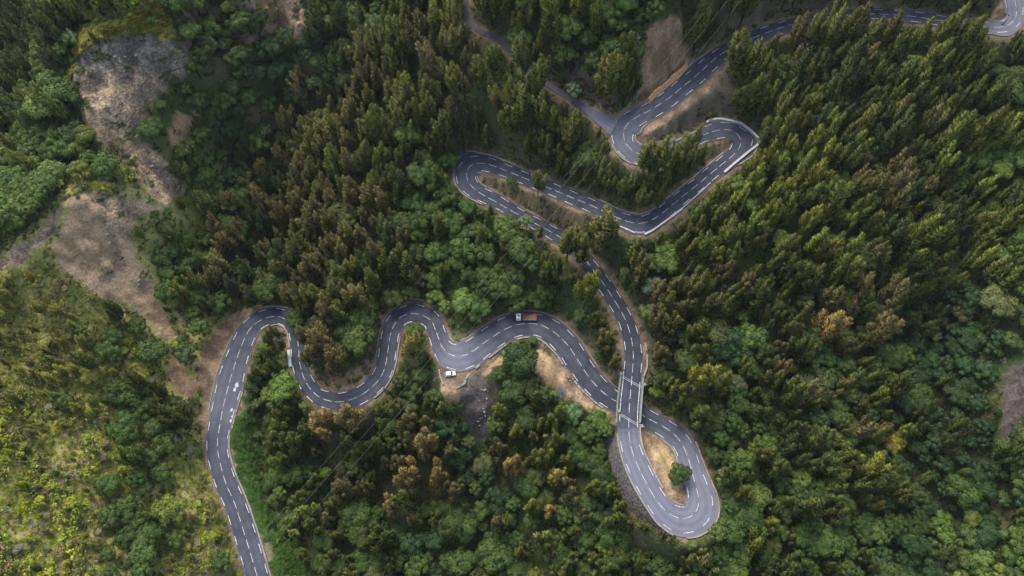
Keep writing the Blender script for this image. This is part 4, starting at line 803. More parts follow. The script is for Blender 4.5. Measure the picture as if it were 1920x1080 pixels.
def scatter(r, fam_for, size_for, hmin, clsfilter, Rn, mid=.6, ladder=(1, .75, .55, .38, .26), maxcov=.085, roaddist=2.0, steep=None, bare=('rock', 'tan', 'straw', 'scree', 'earth', 'ygrass')):
    x, y = poisson(X0+5, X1-5, Y0+5, Y1-5, r, Rn); z = hgt(x, y)
    px, py, D = proj(np.stack([x, y, z+6*mid], -1)); v = (px > -90) & (px < 2010) & (py > -90) & (py < 1170)
    x, y, z, px, py = x[v], y[v], z[v], px[v], py[v]
    cl = cls_at(px, py, Rn); fam = np.array([fam_for(c, Rn.random()) for c in cl]); keep = np.array([clsfilter(c, Rn.random()) for c in cl]); keep &= (fam != '')
    if (roaddist < 2.0 and hmin > .2) or min(ladder) == ladder[-1] and hmin == .8: keep &= ~(np.isin(cl, ['s', 'y']) & (Rn.random(len(x)) > .12+sstep(.40, .56, fbm(x, y, 13, 91))))
    dr = bil(DR, gx, gy, x, y); keep &= dr > roaddist
    if steep: keep &= slope_at(x, y) > steep
    x, y, z, cl, fam, dr = x[keep], y[keep], z[keep], cl[keep], fam[keep], dr[keep]
    sz = np.array([size_for(c, f, Rn) for c, f in zip(cl, fam)]); var = Rn.integers(0, 1000, len(x))
    bx, by, _ = proj(np.stack([x, y, z], -1)); bar = in_any(bx, by, bare)
    done = np.zeros(len(x), bool); res = np.zeros(len(x))
    Hh = {k: np.array([m['H'] for m in FAM[k]]) for k in FAM}; Rr_ = {k: np.array([m['R'] for m in FAM[k]]) for k in FAM}
    H = np.array([Hh[f][v_ % len(Hh[f])] for f, v_ in zip(fam, var)]); RR = np.array([Rr_[f][v_ % len(Rr_[f])] for f, v_ in zip(fam, var)])
    for lad in ladder:
        s = sz*lad; cov = np.zeros(len(x)); tot = 0
        for fz, fr in ((.30, .8), (.5, .95), (.7, .8), (.88, .5), (1.02, .12)):
            for a in np.linspace(0, 2*math.pi, 7)[:-1]:
                q = np.stack([x+np.cos(a)*RR*fr*s, y+np.sin(a)*RR*fr*s, z+H*fz*s], -1); u_, w_, _ = proj(q); cov += masked(u_, w_); tot += 1
        ok = (~done) & (cov/tot <= maxcov) & (~(bar & (lad > .5)))
        res[ok] = s[ok]; done |= ok
    bad = bar & (Rn.random(len(x)) < .75)
    done &= ~bad & (res*H > hmin)
    for i in np.nonzero(done)[0]:
        PL[fam[i]].append((x[i], y[i], z[i], res[i], int(var[i]), cl[i], Rn.random()*6.283))
def fam1(c, u):
    if c in 'cbokq': return 'casuarina_tree' if u < .86 else 'broadleaf_tree'
    if c in 'gdl': return 'broadleaf_tree' if u < .86 else 'casuarina_tree'
    if c in 'sy': return 'broadleaf_tree' if u < .6 else 'casuarina_tree'
    return 'broadleaf_tree' if u < .5 else 'casuarina_tree'
def size1(c, f, Rn):
    s = Rn.triangular(.75, 1.15, 1.85)
    if f == 'broadleaf_tree': s = Rn.triangular(.8, 1.15, 1.85)
    if c in 'syt': s *= Rn.uniform(.26, .5)
    if c == 'n': s *= .6
    if c == 'q': s *= .55
    if c == 'd': s *= .9
    return s
def filt1(c, u): return u < {'s': .38, 'y': .38, 'q': .28, 't': .12, 'n': .45}.get(c, 1)
scatter(6.3, fam1, size1, 1.6, filt1, np.random.default_rng(1))
scatter(5.2, fam1, size1, 1.6, lambda c, u: (u < .5) and c in 'cbokgdl', np.random.default_rng(11), steep=.75)
def fam2(c, u): return 'shrub'
def size2(c, f, Rn): return Rn.uniform(.7, 1.7)*(1.3 if c in 'sy' else 1.05)
def filt2(c, u): return u < {'s': .95, 'y': .95, 't': .30, 'n': .35}.get(c, .62)
scatter(3.9, fam1, lambda c, f, Rn: Rn.uniform(.4, .75), .8, lambda c, u: c == 'q' and u < .4, np.random.default_rng(22))
scatter(3.6, fam1, lambda c, f, Rn: Rn.uniform(.22, .5), .8, lambda c, u: (u < .8) and c in 'sy', np.random.default_rng(21))
scatter(2.7, fam2, size2, .4, filt2, np.random.default_rng(2), ladder=(1, .7, .45), maxcov=.1, roaddist=1.2)
def fam3(c, u): return 'tuft'
scatter(1.35, fam3, lambda c, f, Rn: Rn.uniform(.6, 1.6), .1, lambda c, u: u < {'s': .95, 'y': .95, 'q': .8, 't': .5, 'n': .4, 'l': .6, 'g': .35}.get(c, .2), np.random.default_rng(3), ladder=(1, .6), maxcov=.2, roaddist=.9, bare=('rock', 'scree'))
# lush grass on the verge right of the lowest road
def scatter_grass():
    G = [P for k, P in GROUND if k == 'grassy']; Rg = np.random.default_rng(5)
    for P, r in ((G[0], .8), (G[1], 1.3)):
        x, y = poisson(-140, 130, 20, 400, r, Rg); z = hgt(x, y); u, v, _ = proj(np.stack([x, y, z], -1)); ok = inpoly(u+Rg.normal(0, 8, u.shape), v+Rg.normal(0, 8, u.shape), P) & (bil(DR, gx, gy, x, y) > 1.2) & (fbm(x, y, 3, 12) > .38)
        for i in np.nonzero(ok)[0]: PL['tuft'].append((x[i], y[i], z[i], Rg.uniform(.7, 1.9), int(Rg.integers(0, 99)), 'G', Rg.random()*6.28))
scatter_grass()
def scatter_crest():
    Rg = np.random.default_rng(6); x, y = poisson(-330, -60, 150, 400, .85, Rg); z = hgt(x, y); u, v, _ = proj(np.stack([x, y, z], -1)); n_ = fbm(x, y, 6, 13)
    yg = inpoly(u+Rg.normal(0, 4, u.shape), v+Rg.normal(0, 4, u.shape), [P for k, P in GROUND if k == 'ygrass'][0]); rk = in_any(u, v, ('rock', 'tan', 'earth')) & (u < 600) & ~yg
    for i in np.nonzero(yg & (n_ > .36))[0]: PL['tuft'].append((x[i], y[i], z[i], Rg.uniform(.8, 1.6), int(Rg.integers(0, 99)), 'Y', Rg.random()*6.28))
    ok = rk & (n_ > .60) & (Rg.random(len(x)) < .45)
    for i in np.nonzero(ok)[0]: PL['tuft' if Rg.random() < .8 else 'shrub'].append((x[i], y[i], z[i], Rg.uniform(.7, 1.4), int(Rg.integers(0, 99)), 'V', Rg.random()*6.28))
scatter_crest()
# rules of the individual spots surveyed by hand: pictures position of the crown -> kind, height factor, colour
def spot(px, py, fam, s, tint, zmid=.6, var=None):
    f = FAM[fam]; var = var if var is not None else int(px*7+py) ; H = f[var % len(f)]['H']*s
    z = 20.
    for _ in range(25):
        p = unproj(px, py, z+H*zmid); z = .5*z+.5*float(hgt(p[0], p[1]))
    return p[0], p[1], z
KEEP = {'casuarina_tree': [], 'broadleaf_tree': [], 'shrub': [], 'tuft': []}
SPOT = [ # px, py, kind, size, tint, label
 (1273, 887, 'broadleaf_tree', 1.05, (.050, .095, .022), 'round green tree standing alone on the straw coloured island of the bottom hairpin', .75, 1),
 (530, 724, 'broadleaf_tree', 1.35, (.13, .21, .045), 'bright green leafy tree inside the leftmost bend above the lower wood', .75, 0),
 (976, 672, 'broadleaf_tree', 1.35, (.050, .082, .026), 'large rounded green tree on the downhill side opposite the truck', .7, 5),
 (1228, 535, 'broadleaf_tree', 1.0, (.16, .20, .11), 'pale silvery green tree right of the road above the bridge', .7, 3),
 (988, 412, 'broadleaf_tree', .9, (.15, .19, .10), 'pale silver leaved tree beside the narrow road under the wires', .7, 2),
 (1072, 775, 'broadleaf_tree', .95, (.16, .24, .11), 'pale green bushy tree below the bare patch left of the bridge', .7, 3),
 (1320, 700, 'casuarina_tree', 1.3, (.24, .23, .045), 'yellow green feathery tree right of the bridge', .7, 2),
 (1675, 828, 'broadleaf_tree', 1.05, (.27, .22, .04), 'golden yellow tree in the dark wood far right of the bottom hairpin', .7, 1),
 (1487, 690, 'broadleaf_tree', .55, (.30, .30, .02), 'small bright yellow tree in the dark wood right of the bridge', .7, 4),
 (1560, 605, 'casuarina_tree', 1.3, (.26, .19, .075), 'big tan brown feathery tree in the wood right of centre', .65, 5),
 (1060, 290 - 80, 'broadleaf_tree', .0, (0, 0, 0), '', .7, 0),
 (1075, 165, 'broadleaf_tree', .95, (.12, .155, .085), 'silver speckled tree where the side track passes under the wood', .7, 2),
 (1098, 127, 'shrub', 1.5, (.42, .46, .03), 'bright lime yellow bush on the dark bank above the side track', .6, 0),
 (785, 425, 'broadleaf_tree', .0, (0, 0, 0), '', .7, 0),
 (946, 455, 'casuarina_tree', .75, (.26, .17, .06), 'slim orange brown conical tree in the green hollow left of the wires', .6, 4),
 (1255, 985 - 40, 'shrub', .0, (0, 0, 0), '', .6, 0),
 (980, 100, 'casuarina_tree', 1.35, (.10, .115, .04), 'tall green feathery tree in front of the side track', .6, 1),
 (1068, 452, 'casuarina_tree', 1.25, (.17, .17, .05), 'tall olive tree leaning across the narrow road, left of the pair', .6, 0),
 (1093, 462, 'casuarina_tree', 1.15, (.15, .15, .05), 'tall olive tree leaning across the narrow road, right of the pair', .6, 3),
 (1140, 420, 'casuarina_tree', 1.35, (.20, .20, .075), 'big pale olive feathery tree against the bend below the upper right hairpin', .6, 5),
 (1100, 540, 'casuarina_tree', 1.35, (.16, .18, .035), 'broad yellow olive tree filling the strip left of the narrow road', .6, 2),
 (770, 650, 'casuarina_tree', 1.15, (.27, .22, .075), 'tall golden brown tree inside the middle left bend', .6, 7),
 (605, 790, 'casuarina_tree', 1.45, (.24, .18, .08), 'wide tan brown feathery tree below the road left of centre', .65, 2),
 (655, 775, 'casuarina_tree', 1.3, (.22, .17, .075), 'tan brown feathery tree covering the lower edge of the road left of centre', .65, 5),
 (790, 830, 'casuarina_tree', 1.45, (.20, .155, .065), 'broad brown feathery tree below the parked white car', .7, 5),
 (760, 890, 'casuarina_tree', 1.5, (.20, .15, .065), 'large rusty brown tree in the middle of the lower wood', .7, 2),
 (820, 890, 'casuarina_tree', 1.3, (.23, .165, .055), 'orange brown tree right of the large rusty one in the lower wood', .7, 7),
 (730, 945, 'casuarina_tree', 1.0, (.22, .17, .07), 'small tan brown tree at the lower left of the rusty clump', .7, 0),
 (960, 870, 'casuarina_tree', 1.25, (.25, .19, .065), 'tan yellow feathery tree in the wood below the gully', .7, 6),
 (1045, 890, 'casuarina_tree', 1.15, (.25, .195, .06), 'tan yellow feathery tree left of the retaining wall wood', .7, 3),
 (1030, 955, 'casuarina_tree', 1.0, (.28, .19, .075), 'small orange tan tree in the dark lower wood', .7, 1),
 (548, 1000, 'casuarina_tree', .9, (.26, .27, .08), 'pale yellow green tree beside the lower road near the bottom wires', .7, 4),
 (610, 885, 'broadleaf_tree', .7, (.19, .29, .05), 'light lime green tree under the wires in the lower left wood', .7, 6),
 (345, 658, 'broadleaf_tree', .95, (.10, .14, .055), 'soft grey green bushy tree left of the road at its first straight', .7, 3),
 (215, 600, 'shrub', 1.8, (.05, .085, .035), 'dark green bush at the foot of the middle bare scar', .6, 2),
 (1880, 310, 'broadleaf_tree', 1.1, (.22, .27, .05), 'bright yellow green tree near the right edge of the photo', .7, 5),
 (700, 580, 'broadleaf_tree', 0, (0, 0, 0), '', .7, 0),
 (1010, 338, 'casuarina_tree', 1.1, (.16, .165, .05), 'pair like olive tree rising in front of the upper road on the island', .6, 0),
 (960, 345, 'broadleaf_tree', .85, (.06, .105, .035), 'dark green rounded tree on the island of the far left upper hairpin', .65, 2),
 (1214, 292, 'casuarina_tree', 1.1, (.15, .165, .05), 'tall olive tree rising across the road between the two top hairpins, leftmost', .6, 0),
 (1243, 288, 'casuarina_tree', 1.2, (.15, .165, .05), 'tall olive tree rising across the road between the two top hairpins, middle', .6, 1),
 (1283, 278, 'casuarina_tree', 1.1, (.17, .18, .055), 'tall olive tree rising across the road between the two top hairpins, rightmost', .6, 3),
 (1310, 250, 'casuarina_tree', .7, (.19, .19, .06), 'thin olive sapling leaning over the road left of the upper right hairpin', .6, 4),
 (1385, 90, 'casuarina_tree', 1.25, (.12, .13, .04), 'tall tree leaning over the upper road right of the ochre boards', .6, 2),
 (1415, 110, 'casuarina_tree', 1.3, (.13, .14, .04), 'tall dark olive tree beside the upper road right of the ochre boards', .6, 6),
 (1500, 60, 'casuarina_tree', 1.2, (.12, .105, .045), 'brownish tree leaning across the top road near the pole', .6, 1),
 (1565, 50, 'casuarina_tree', 1.35, (.15, .16, .045), 'tall pale olive tree leaning across the top road', .6, 3),
 (1610, 40, 'casuarina_tree', 1.2, (.135, .125, .045), 'brown olive tree leaning across the top road', .6, 6),
 (1670, 55, 'casuarina_tree', 1.2, (.11, .105, .04), 'tree with its tip just crossing the top road', .6, 0),
 (1790, 45, 'casuarina_tree', 1.2, (.14, .15, .045), 'olive tree leaning over the top road before the corner bend', .6, 3),
 (1825, 60, 'casuarina_tree', 1.1, (.14, .155, .04), 'olive tree just left of the top right corner bend', .6, 5),
 (600, 640, 'casuarina_tree', 1.3, (.155, .12, .055), 'brown feathery tree overhanging the road after the leftmost bend', .6, 5),
 (625, 680, 'casuarina_tree', 1.25, (.14, .12, .05), 'olive brown tree on the spur between the left bends', .6, 2),
 (590, 610, 'broadleaf_tree', 1.0, (.05, .085, .045), 'green tree overhanging the road after the leftmost bend', .6, 3),
 (523, 645, 'casuarina_tree', .8, (.15, .15, .07), 'pale olive tree inside the leftmost bend', .6, 1),
 (566, 626, 'casuarina_tree', .95, (.16, .14, .06), 'brown olive tree leaning across the right leg of the leftmost bend, upper', .6, 3),
 (580, 668, 'casuarina_tree', .9, (.15, .14, .055), 'brown olive tree leaning across the right leg of the leftmost bend, lower', .6, 0),
 (553, 600, 'broadleaf_tree', .8, (.07, .105, .03), 'green tree crowding the top of the leftmost bend', .6, 5),
 (1535, 48, 'casuarina_tree', 1.0, (.15, .155, .045), 'olive tree rising from below across the top road beside the pole', .6, 2), (1590, 50, 'casuarina_tree', 1.05, (.13, .13, .045), 'brown olive tree crossing the top road, middle of the stretch', .6, 5),
 (1640, 62, 'casuarina_tree', 1.0, (.15, .16, .045), 'olive tree whose tip reaches the middle of the top road', .6, 1), (1732, 62, 'casuarina_tree', 1.0, (.14, .155, .04), 'green olive tree under the right half of the top road', .6, 3), (1768, 58, 'casuarina_tree', 1.05, (.15, .16, .045), 'olive tree hiding part of the top road before the corner bend', .6, 0),
 (1448, 90, 'casuarina_tree', 1.0, (.12, .125, .045), 'dark olive tree below the visible gap of the top road', .6, 6),
 (1228, 302, 'casuarina_tree', .9, (.14, .155, .045), 'olive tree tucked between the two leftmost tall trees at the top hairpin', .6, 6), (1264, 296, 'casuarina_tree', .95, (.15, .16, .045), 'olive tree tucked left of the rightmost tall tree at the top hairpin', .6, 1),
 (1300, 268, 'casuarina_tree', .8, (.16, .17, .05), 'olive tree whose top stands over the road near the upper right hairpin', .6, 8),
 (1192, 338, 'casuarina_tree', .85, (.125, .14, .045), 'olive tree on the wooded strip right under the bottom of the top left hairpin', .6, 1),
 (1218, 345, 'casuarina_tree', .9, (.14, .155, .045), 'olive tree in the middle of the wooded strip between the top hairpins', .6, 3),
 (1246, 332, 'casuarina_tree', .95, (.15, .16, .05), 'tall olive tree on the wooded strip between the top hairpins, behind the straight', .6, 0),
 (1270, 322, 'casuarina_tree', .85, (.12, .135, .045), 'dark olive tree on the wooded strip just left of the descending straight', .6, 6),
 (1294, 300, 'casuarina_tree', .85, (.15, .165, .05), 'olive tree near the pointed end of the strip between the top hairpins', .6, 1),
 (1318, 282, 'casuarina_tree', .7, (.16, .17, .05), 'small olive tree nearest the inner tip of the upper right hairpin', .6, 3),
 (1205, 372, 'casuarina_tree', .8, (.12, .13, .045), 'tree at the inner side of the bend under the upper right hairpin', .6, 2),
 (1238, 365, 'casuarina_tree', .75, (.13, .145, .045), 'small tree above the inner kerb of the bend under the upper right hairpin', .6, 4),
 (1168, 352, 'casuarina_tree', .85, (.11, .13, .045), 'dark tree left of the strip under the top left hairpin', .6, 5),
 (1140, 338, 'casuarina_tree', .9, (.10, .12, .045), 'dark olive tree under the wires below the top left hairpin', .6, 0),
 (1105, 318, 'casuarina_tree', .9, (.12, .13, .045), 'tall tree above the upper road beside the wires', .6, 7),
 (858, 232, 'casuarina_tree', 1.0, (.10, .115, .045), 'dark olive tree above the parked dark car', .6, 1), (892, 225, 'casuarina_tree', 1.05, (.12, .125, .045), 'tall tree above and right of the parked dark car', .6, 6),
 (912, 255, 'casuarina_tree', .9, (.10, .12, .045), 'tree on the bank right of the parked dark car', .6, 3), (872, 262, 'casuarina_tree', .8, (.09, .11, .045), 'dark tree on the bank just behind the parked dark car', .6, 2), (845, 195, 'casuarina_tree', 1.0, (.12, .115, .05), 'brown olive tree by the grey undergrowth left of the side track', .6, 5),
 (1118, 600, 'casuarina_tree', .95, (.15, .155, .045), 'olive tree on the strip left of the narrow road, upper', .6, 0), (1138, 638, 'casuarina_tree', .9, (.17, .16, .055), 'olive tree on the strip left of the narrow road, middle', .6, 5),
 (1152, 680, 'casuarina_tree', .75, (.15, .14, .05), 'small tree just above the left end of the bridge', .6, 2), (1090, 590, 'broadleaf_tree', .85, (.08, .11, .035), 'green tree on the bank above the bend right of the truck', .7, 4), (1125, 668, 'broadleaf_tree', .7, (.07, .10, .035), 'green tree on the bank between the lower road and the bridge', .7, 2)]
SP = []
for s in SPOT:
    if s[3] <= 0: continue
    k_ = 1.0 if s[2] == 'shrub' or 'island' in s[5] else (1.30 if s[2] == 'casuarina_tree' else 1.2); t_ = 1.3 if (s[4][0] > s[4][1]*1.2 and s[2] == 'casuarina_tree') else 1.0; s = s[:3]+(s[3]*k_, tuple(v*t_ for v in s[4]))+s[5:]
    x, y, z = spot(s[0], s[1], s[2], s[3], s[4], s[6], s[7]); SP.append((x, y, z, s))
# make room for them
for fam in ('casuarina_tree', 'broadleaf_tree', 'shrub'):
    for q in PL[fam]:
        if fam != 'shrub' and any((q[0]-x)**2+(q[1]-y)**2 < (3.6*s[3] if s[2] != 'shrub' else 1.5)**2 for x, y, z, s in SP): continue
        KEEP[fam].append(q)
KEEP['tuft'] = PL['tuft']
print('PLANTS', {k: len(v) for k, v in KEEP.items()}, 'spots', len(SP))
def tint_for(c, fam, x, y, Rn):
    b = np.array(PAL[c])
    if fam == 'casuarina_tree' and c in 'gdl': b = (b+np.array(PAL['c']))*.5
    if fam == 'broadleaf_tree' and c in 'cbok': b = b*.35+np.array(PAL['g'])*.65
    if c in 'GYV': pass
    elif fam in ('shrub', 'tuft') and c in 'cbokgd': b = b*.5+np.array(PAL['g'])*.4
    if c in 'syt':
        u = Rn.random()
        if u < .06: b = np.array((.45, .46, .03))
        elif u < .18: b = np.array((.07, .11, .03))
        elif u < .42: b = np.array((.25, .20, .11))
        elif u < .45: b = np.array((.28, .26, .20))
    elif Rn.random() < .10: b = b*.4+np.array(PAL[Rn.choice(['o', 'b', 'l', 'g'])])*.6
    n = float(fbm(np.array([x]), np.array([y]), 22, 77)[0])-.5
    b = b*(1+n*.7)*Rn.uniform(.78, 1.28)*(1+Rn.normal(0, .045, 3))
    return tuple(float(v) for v in np.clip(b, .012, .5))
# ------------------------------------------------------------------ plants: individuals and the mass behind them
REG = [(90, 90, 'behind the cliff top left'), (60, 320, 'under the cliff far left'), (330, 160, 'round the big rock face'), (440, 60, 'on the top left crest'), (500, 200, 'right of the rock face'), (400, 350, 'between cliff and brown wood'), (350, 480, 'beside the tan scar'), (80, 640, 'below the bare ridge'), (250, 640, 'left of the first bend'), (80, 850, 'on the far left slope'), (250, 830, 'on the slope left of the road'), (120, 1010, 'in the bottom left corner'), (320, 1000, 'left of the lowest road'), (490, 900, 'right of the lowest road'), (510, 680, 'inside the leftmost bend'), (620, 80, 'along the top left of centre'), (640, 280, 'on the brown wooded slope'), (600, 460, 'above the leftmost bend'), (650, 620, 'between the two left bends'), (800, 90, 'left of the side track'), (800, 260, 'left of the far hairpin'), (860, 470, 'in the hollow between roads'), (1000, 60, 'above the side track'), (980, 220, 'below the side track'), (1130, 60, 'on the bank above the hairpin'), (1130, 330, 'below the top left hairpin'), (1250, 320, 'between the top hairpins'), (1080, 560, 'left of the narrow road'), (1040, 430, 'between the narrow roads'), (770, 720, 'left of the white car'), (600, 880, 'in the lower left wood'), (780, 860, 'in the lower brown clump'), (700, 1020, 'near the bottom left of centre'), (950, 1030, 'along the bottom centre edge'), (980, 820, 'below the dark gully'), (1130, 980, 'left of the bottom hairpin'), (1280, 1050, 'just below the bottom hairpin'), (1290, 640, 'right of the bridge'), (1250, 480, 'right of the narrow road'), (1420, 420, 'right of the upper hairpins'), (1500, 200, 'below the top road'), (1450, 30, 'above the top road'), (1700, 130, 'under the top right road'), (1650, 330, 'in the upper right ravine'), (1560, 520, 'on the ridge right of centre'), (1430, 720, 'in the wood by the bridge'), (1430, 930, 'right of the bottom hairpin'), (1620, 820, 'on the lower right ridge'), (1600, 1030, 'along the bottom right edge'), (1800, 480, 'near the right edge'), (1780, 700, 'in the right hand ravine'), (1850, 950, 'in the bottom right corner'), (1870, 300, 'below the corner bend')]
RGX = np.array([r[0] for r in REG]); RGY = np.array([r[1] for r in REG])
def region(px, py): return REG[int(np.argmin((RGX-px)**2+(RGY-py)**2))][2]
def colour_word(t, fam):
    r, g, b = t; L = r*.3+g*.6+b*.1; hue = r/g
    w_ = 'rusty brown' if hue > 1.22 else ('brownish olive' if hue > 1.02 else ('olive' if hue > .84 else ('mid green' if hue > .64 else 'cool green')))
    tone = 'dark ' if L < .055 else ('' if L < .15 else 'pale ')
    return tone+w_
NOUN = {'casuarina_tree': 'casuarina', 'broadleaf_tree': 'leafy tree', 'shrub': 'low shrub'}
CAT = {'casuarina_tree': 'tree', 'broadleaf_tree': 'tree', 'shrub': 'shrub'}
def plant(fam, x, y, z, s, var, rz, tint, label, group=None, lean=(0, 0)):
    m = FAM[fam][var % len(FAM[fam])]; cm, tm, _ = m['me']
    e = empty(fam, (x, y, z), rz); e.scale = (s, s, s); e.rotation_euler = (lean[0], lean[1], rz); tag(e, label, CAT[fam], group)
    c = link('crown' if fam != 'shrub' else 'foliage', cm, e); c['tint'] = list(tint)
    if tm is not None and fam != 'shrub': link('trunk', tm, e)
    elif tm is not None: link('stem', tm, e)
    return e
Rn = np.random.default_rng(99)
for x, y, z, s in SP: plant(s[2], x, y, z, s[3], s[7], Rn.random()*6.28, s[4], s[5])
MASS = {}; LAB = []
for fam, lim in (('casuarina_tree', 260), ('broadleaf_tree', 270), ('shrub', 280)):
    L = KEEP[fam]; A_ = np.array([(q[0], q[1], q[2], q[3]) for q in L]); fm = FAM[fam]
    Hs_ = np.array([fm[q[4] % len(fm)]['H'] for q in L]); Rs_ = np.array([fm[q[4] % len(fm)]['R'] for q in L])
    px, py, D = proj(np.stack([A_[:, 0], A_[:, 1], A_[:, 2]+Hs_*A_[:, 3]*.65], -1)); sz = (Rs_*A_[:, 3]/D)*(.5+Hs_*.05)
    inside = (px > 5) & (px < 1915) & (py > 5) & (py < 1075); sz = np.where(inside, sz, 0); order = np.argsort(-sz); top = set(order[:lim].tolist())
    pts = []
    for i, q in enumerate(L):
        t = tint_for(q[5], fam, q[0], q[1], Rn); lean = (Rn.normal(0, .05), Rn.normal(0, .05))
        if i in top:
            word = colour_word(t, fam); size_w = 'tall ' if (fam == 'casuarina_tree' and q[3] > 1.02) else ('broad ' if (fam == 'broadleaf_tree' and q[3] > 1.02) else '')
            lab = '%s%s %s %s' % (size_w, word, NOUN[fam], region(px[i], py[i]))
            LAB.append((lab, px[i], plant(fam, q[0], q[1], q[2]-.1, q[3], q[4], q[6], t, lab, '%ss %s' % (NOUN[fam], region(px[i], py[i])), lean), py[i]))
        else: pts.append((q[0], q[1], q[2]-.1, q[3], q[4] % len(fm), q[6], lean[0], lean[1])+t)
    MASS[fam] = np.array(pts)
ORD = ['leftmost', 'second from left', 'third from left', 'fourth from left', 'fifth from left', 'sixth from left', 'seventh from left', 'eighth from left', 'ninth from left', 'tenth from left', 'eleventh from left', 'twelfth from left']
for lab in sorted(set(l[0] for l in LAB)):
    same = sorted([l for l in LAB if l[0] == lab], key=lambda l: l[1])
    if len(same) < 2: continue
    if len(same) > 8:
        same.sort(key=lambda l: l[3]); h_ = len(same)//2; parts_ = [(sorted(same[:h_], key=lambda l: l[1]), ' higher up'), (sorted(same[h_:], key=lambda l: l[1]), ' lower down')]
    else: parts_ = [(same, '')]
    for grp_, suf in parts_:
        if len(grp_) > 12: continue
        for k_, l in enumerate(grp_):
            for nn_ in ('casuarina', 'leafy tree', 'low shrub'):
                if nn_ in lab:
                    t_ = '%s of the %s%s' % (ORD[k_], lab.replace(nn_, nn_+'s', 1), suf)
                    if len(t_.split()) <= 16: l[2]['label'] = t_
pts = [(q[0], q[1], q[2]-.05, q[3], q[4] % 4, q[6], 0, 0)+tint_for(q[5], 'tuft', q[0], q[1], Rn) for q in KEEP['tuft']]; MASS['tuft'] = np.array(pts)
def mass_object(name, fam, arr, label, cat):
    coll = bpy.data.collections.new(name+'_kinds')
    for i, m in enumerate(FAM[fam]):
        o = bpy.data.objects.new('%s_kind_%02d' % (fam, i), m['me'][2]); coll.objects.link(o)
    me = bpy.data.meshes.new(name); me.vertices.add(len(arr)); me.vertices.foreach_set('co', arr[:, :3].astype(np.float32).ravel())
    def at(n, ty, dat, key): a = me.attributes.new(n, ty, 'POINT'); a.data.foreach_set(key, dat)
    at('size', 'FLOAT', arr[:, 3].astype(np.float32), 'value'); at('pick', 'INT', arr[:, 4].astype(np.int32), 'value')
    at('turn', 'FLOAT_VECTOR', np.column_stack([arr[:, 6], arr[:, 7], arr[:, 5]]).astype(np.float32).ravel(), 'vector')
    at('tint', 'FLOAT_VECTOR', arr[:, 8:11].astype(np.float32).ravel(), 'vector')
    o = link(name, me); tag(o, label, cat, None, 'stuff')
    ng = bpy.data.node_groups.new(name, 'GeometryNodeTree'); ng.interface.new_socket('Geometry', in_out='INPUT', socket_type='NodeSocketGeometry'); ng.interface.new_socket('Geometry', in_out='OUTPUT', socket_type='NodeSocketGeometry')
    N = ng.nodes; a = N.new('NodeGroupInput'); b = N.new('NodeGroupOutput'); iop = N.new('GeometryNodeInstanceOnPoints'); ci = N.new('GeometryNodeCollectionInfo')
    ci.inputs['Collection'].default_value = coll; ci.inputs['Separate Children'].default_value = True; ci.inputs['Reset Children'].default_value = True
    def na(n, ty): q = N.new('GeometryNodeInputNamedAttribute'); q.data_type = ty; q.inputs['Name'].default_value = n; return q
    s_, p_, r_ = na('size', 'FLOAT'), na('pick', 'INT'), na('turn', 'FLOAT_VECTOR')
    ng.links.new(a.outputs[0], iop.inputs['Points']); ng.links.new(ci.outputs[0], iop.inputs['Instance']); iop.inputs['Pick Instance'].default_value = True
    g = lambda n_: [x for x in n_.outputs if x.enabled and x.name == 'Attribute'][0]
    ng.links.new(g(p_), iop.inputs['Instance Index']); ng.links.new(g(s_), iop.inputs['Scale']); ng.links.new(g(r_), iop.inputs['Rotation']); ng.links.new(iop.outputs[0], b.inputs[0])
    md = o.modifiers.new('scatter', 'NODES'); md.node_group = ng
    return o
mass_object('casuarina_wood', 'casuarina_tree', MASS['casuarina_tree'], 'dense wood of smaller feathery casuarina trees covering the slopes', 'wood')
mass_object('broadleaf_wood', 'broadleaf_tree', MASS['broadleaf_tree'], 'dense wood of smaller rounded green broadleaf trees filling the hollows', 'wood')
mass_object('shrub_thicket', 'shrub', MASS['shrub'], 'thicket of small shrubs between the trees and on the left slope', 'shrubs')
mass_object('undergrowth', 'tuft', MASS['tuft'], 'low grass and herb tufts between the shrubs and trees', 'undergrowth')
# bare dead trees
def dead_tree(px, py, h, label, seed, n=9, lean=(0, 0)):
    R = np.random.default_rng(seed); z = 20.
    for _ in range(25): p = unproj(px, py, z); z = .5*z+.5*float(hgt(p[0], p[1]))
    e = empty('dead_tree', (p[0], p[1], z)); tag(e, label, 'dead tree'); e.rotation_euler = (lean[0], lean[1], 0)
    P = np.array([[R.normal(0, .1)*k, R.normal(0, .1)*k, h*k/6] for k in range(7)]); P[0, 2] = -.6; tube('trunk', P, .17, 'deadwood', e, 7, r2=.04)
    for k in range(n):
        u = R.uniform(.3, .95); ph = R.random()*6.28; b = np.array([P[:, 0][int(u*6)], P[:, 1][int(u*6)], h*u]); L = h*.42*(1.1-u)*R.uniform(.7, 1.3); d = np.array([math.cos(ph), math.sin(ph), R.uniform(.3, .9)])
        q = b+d*L*.5; tube('branch', np.array([b, q+R.normal(0, .1, 3), b+d*L+[0, 0, L*.25]]), .055, 'deadwood', e, 5, r2=.02)
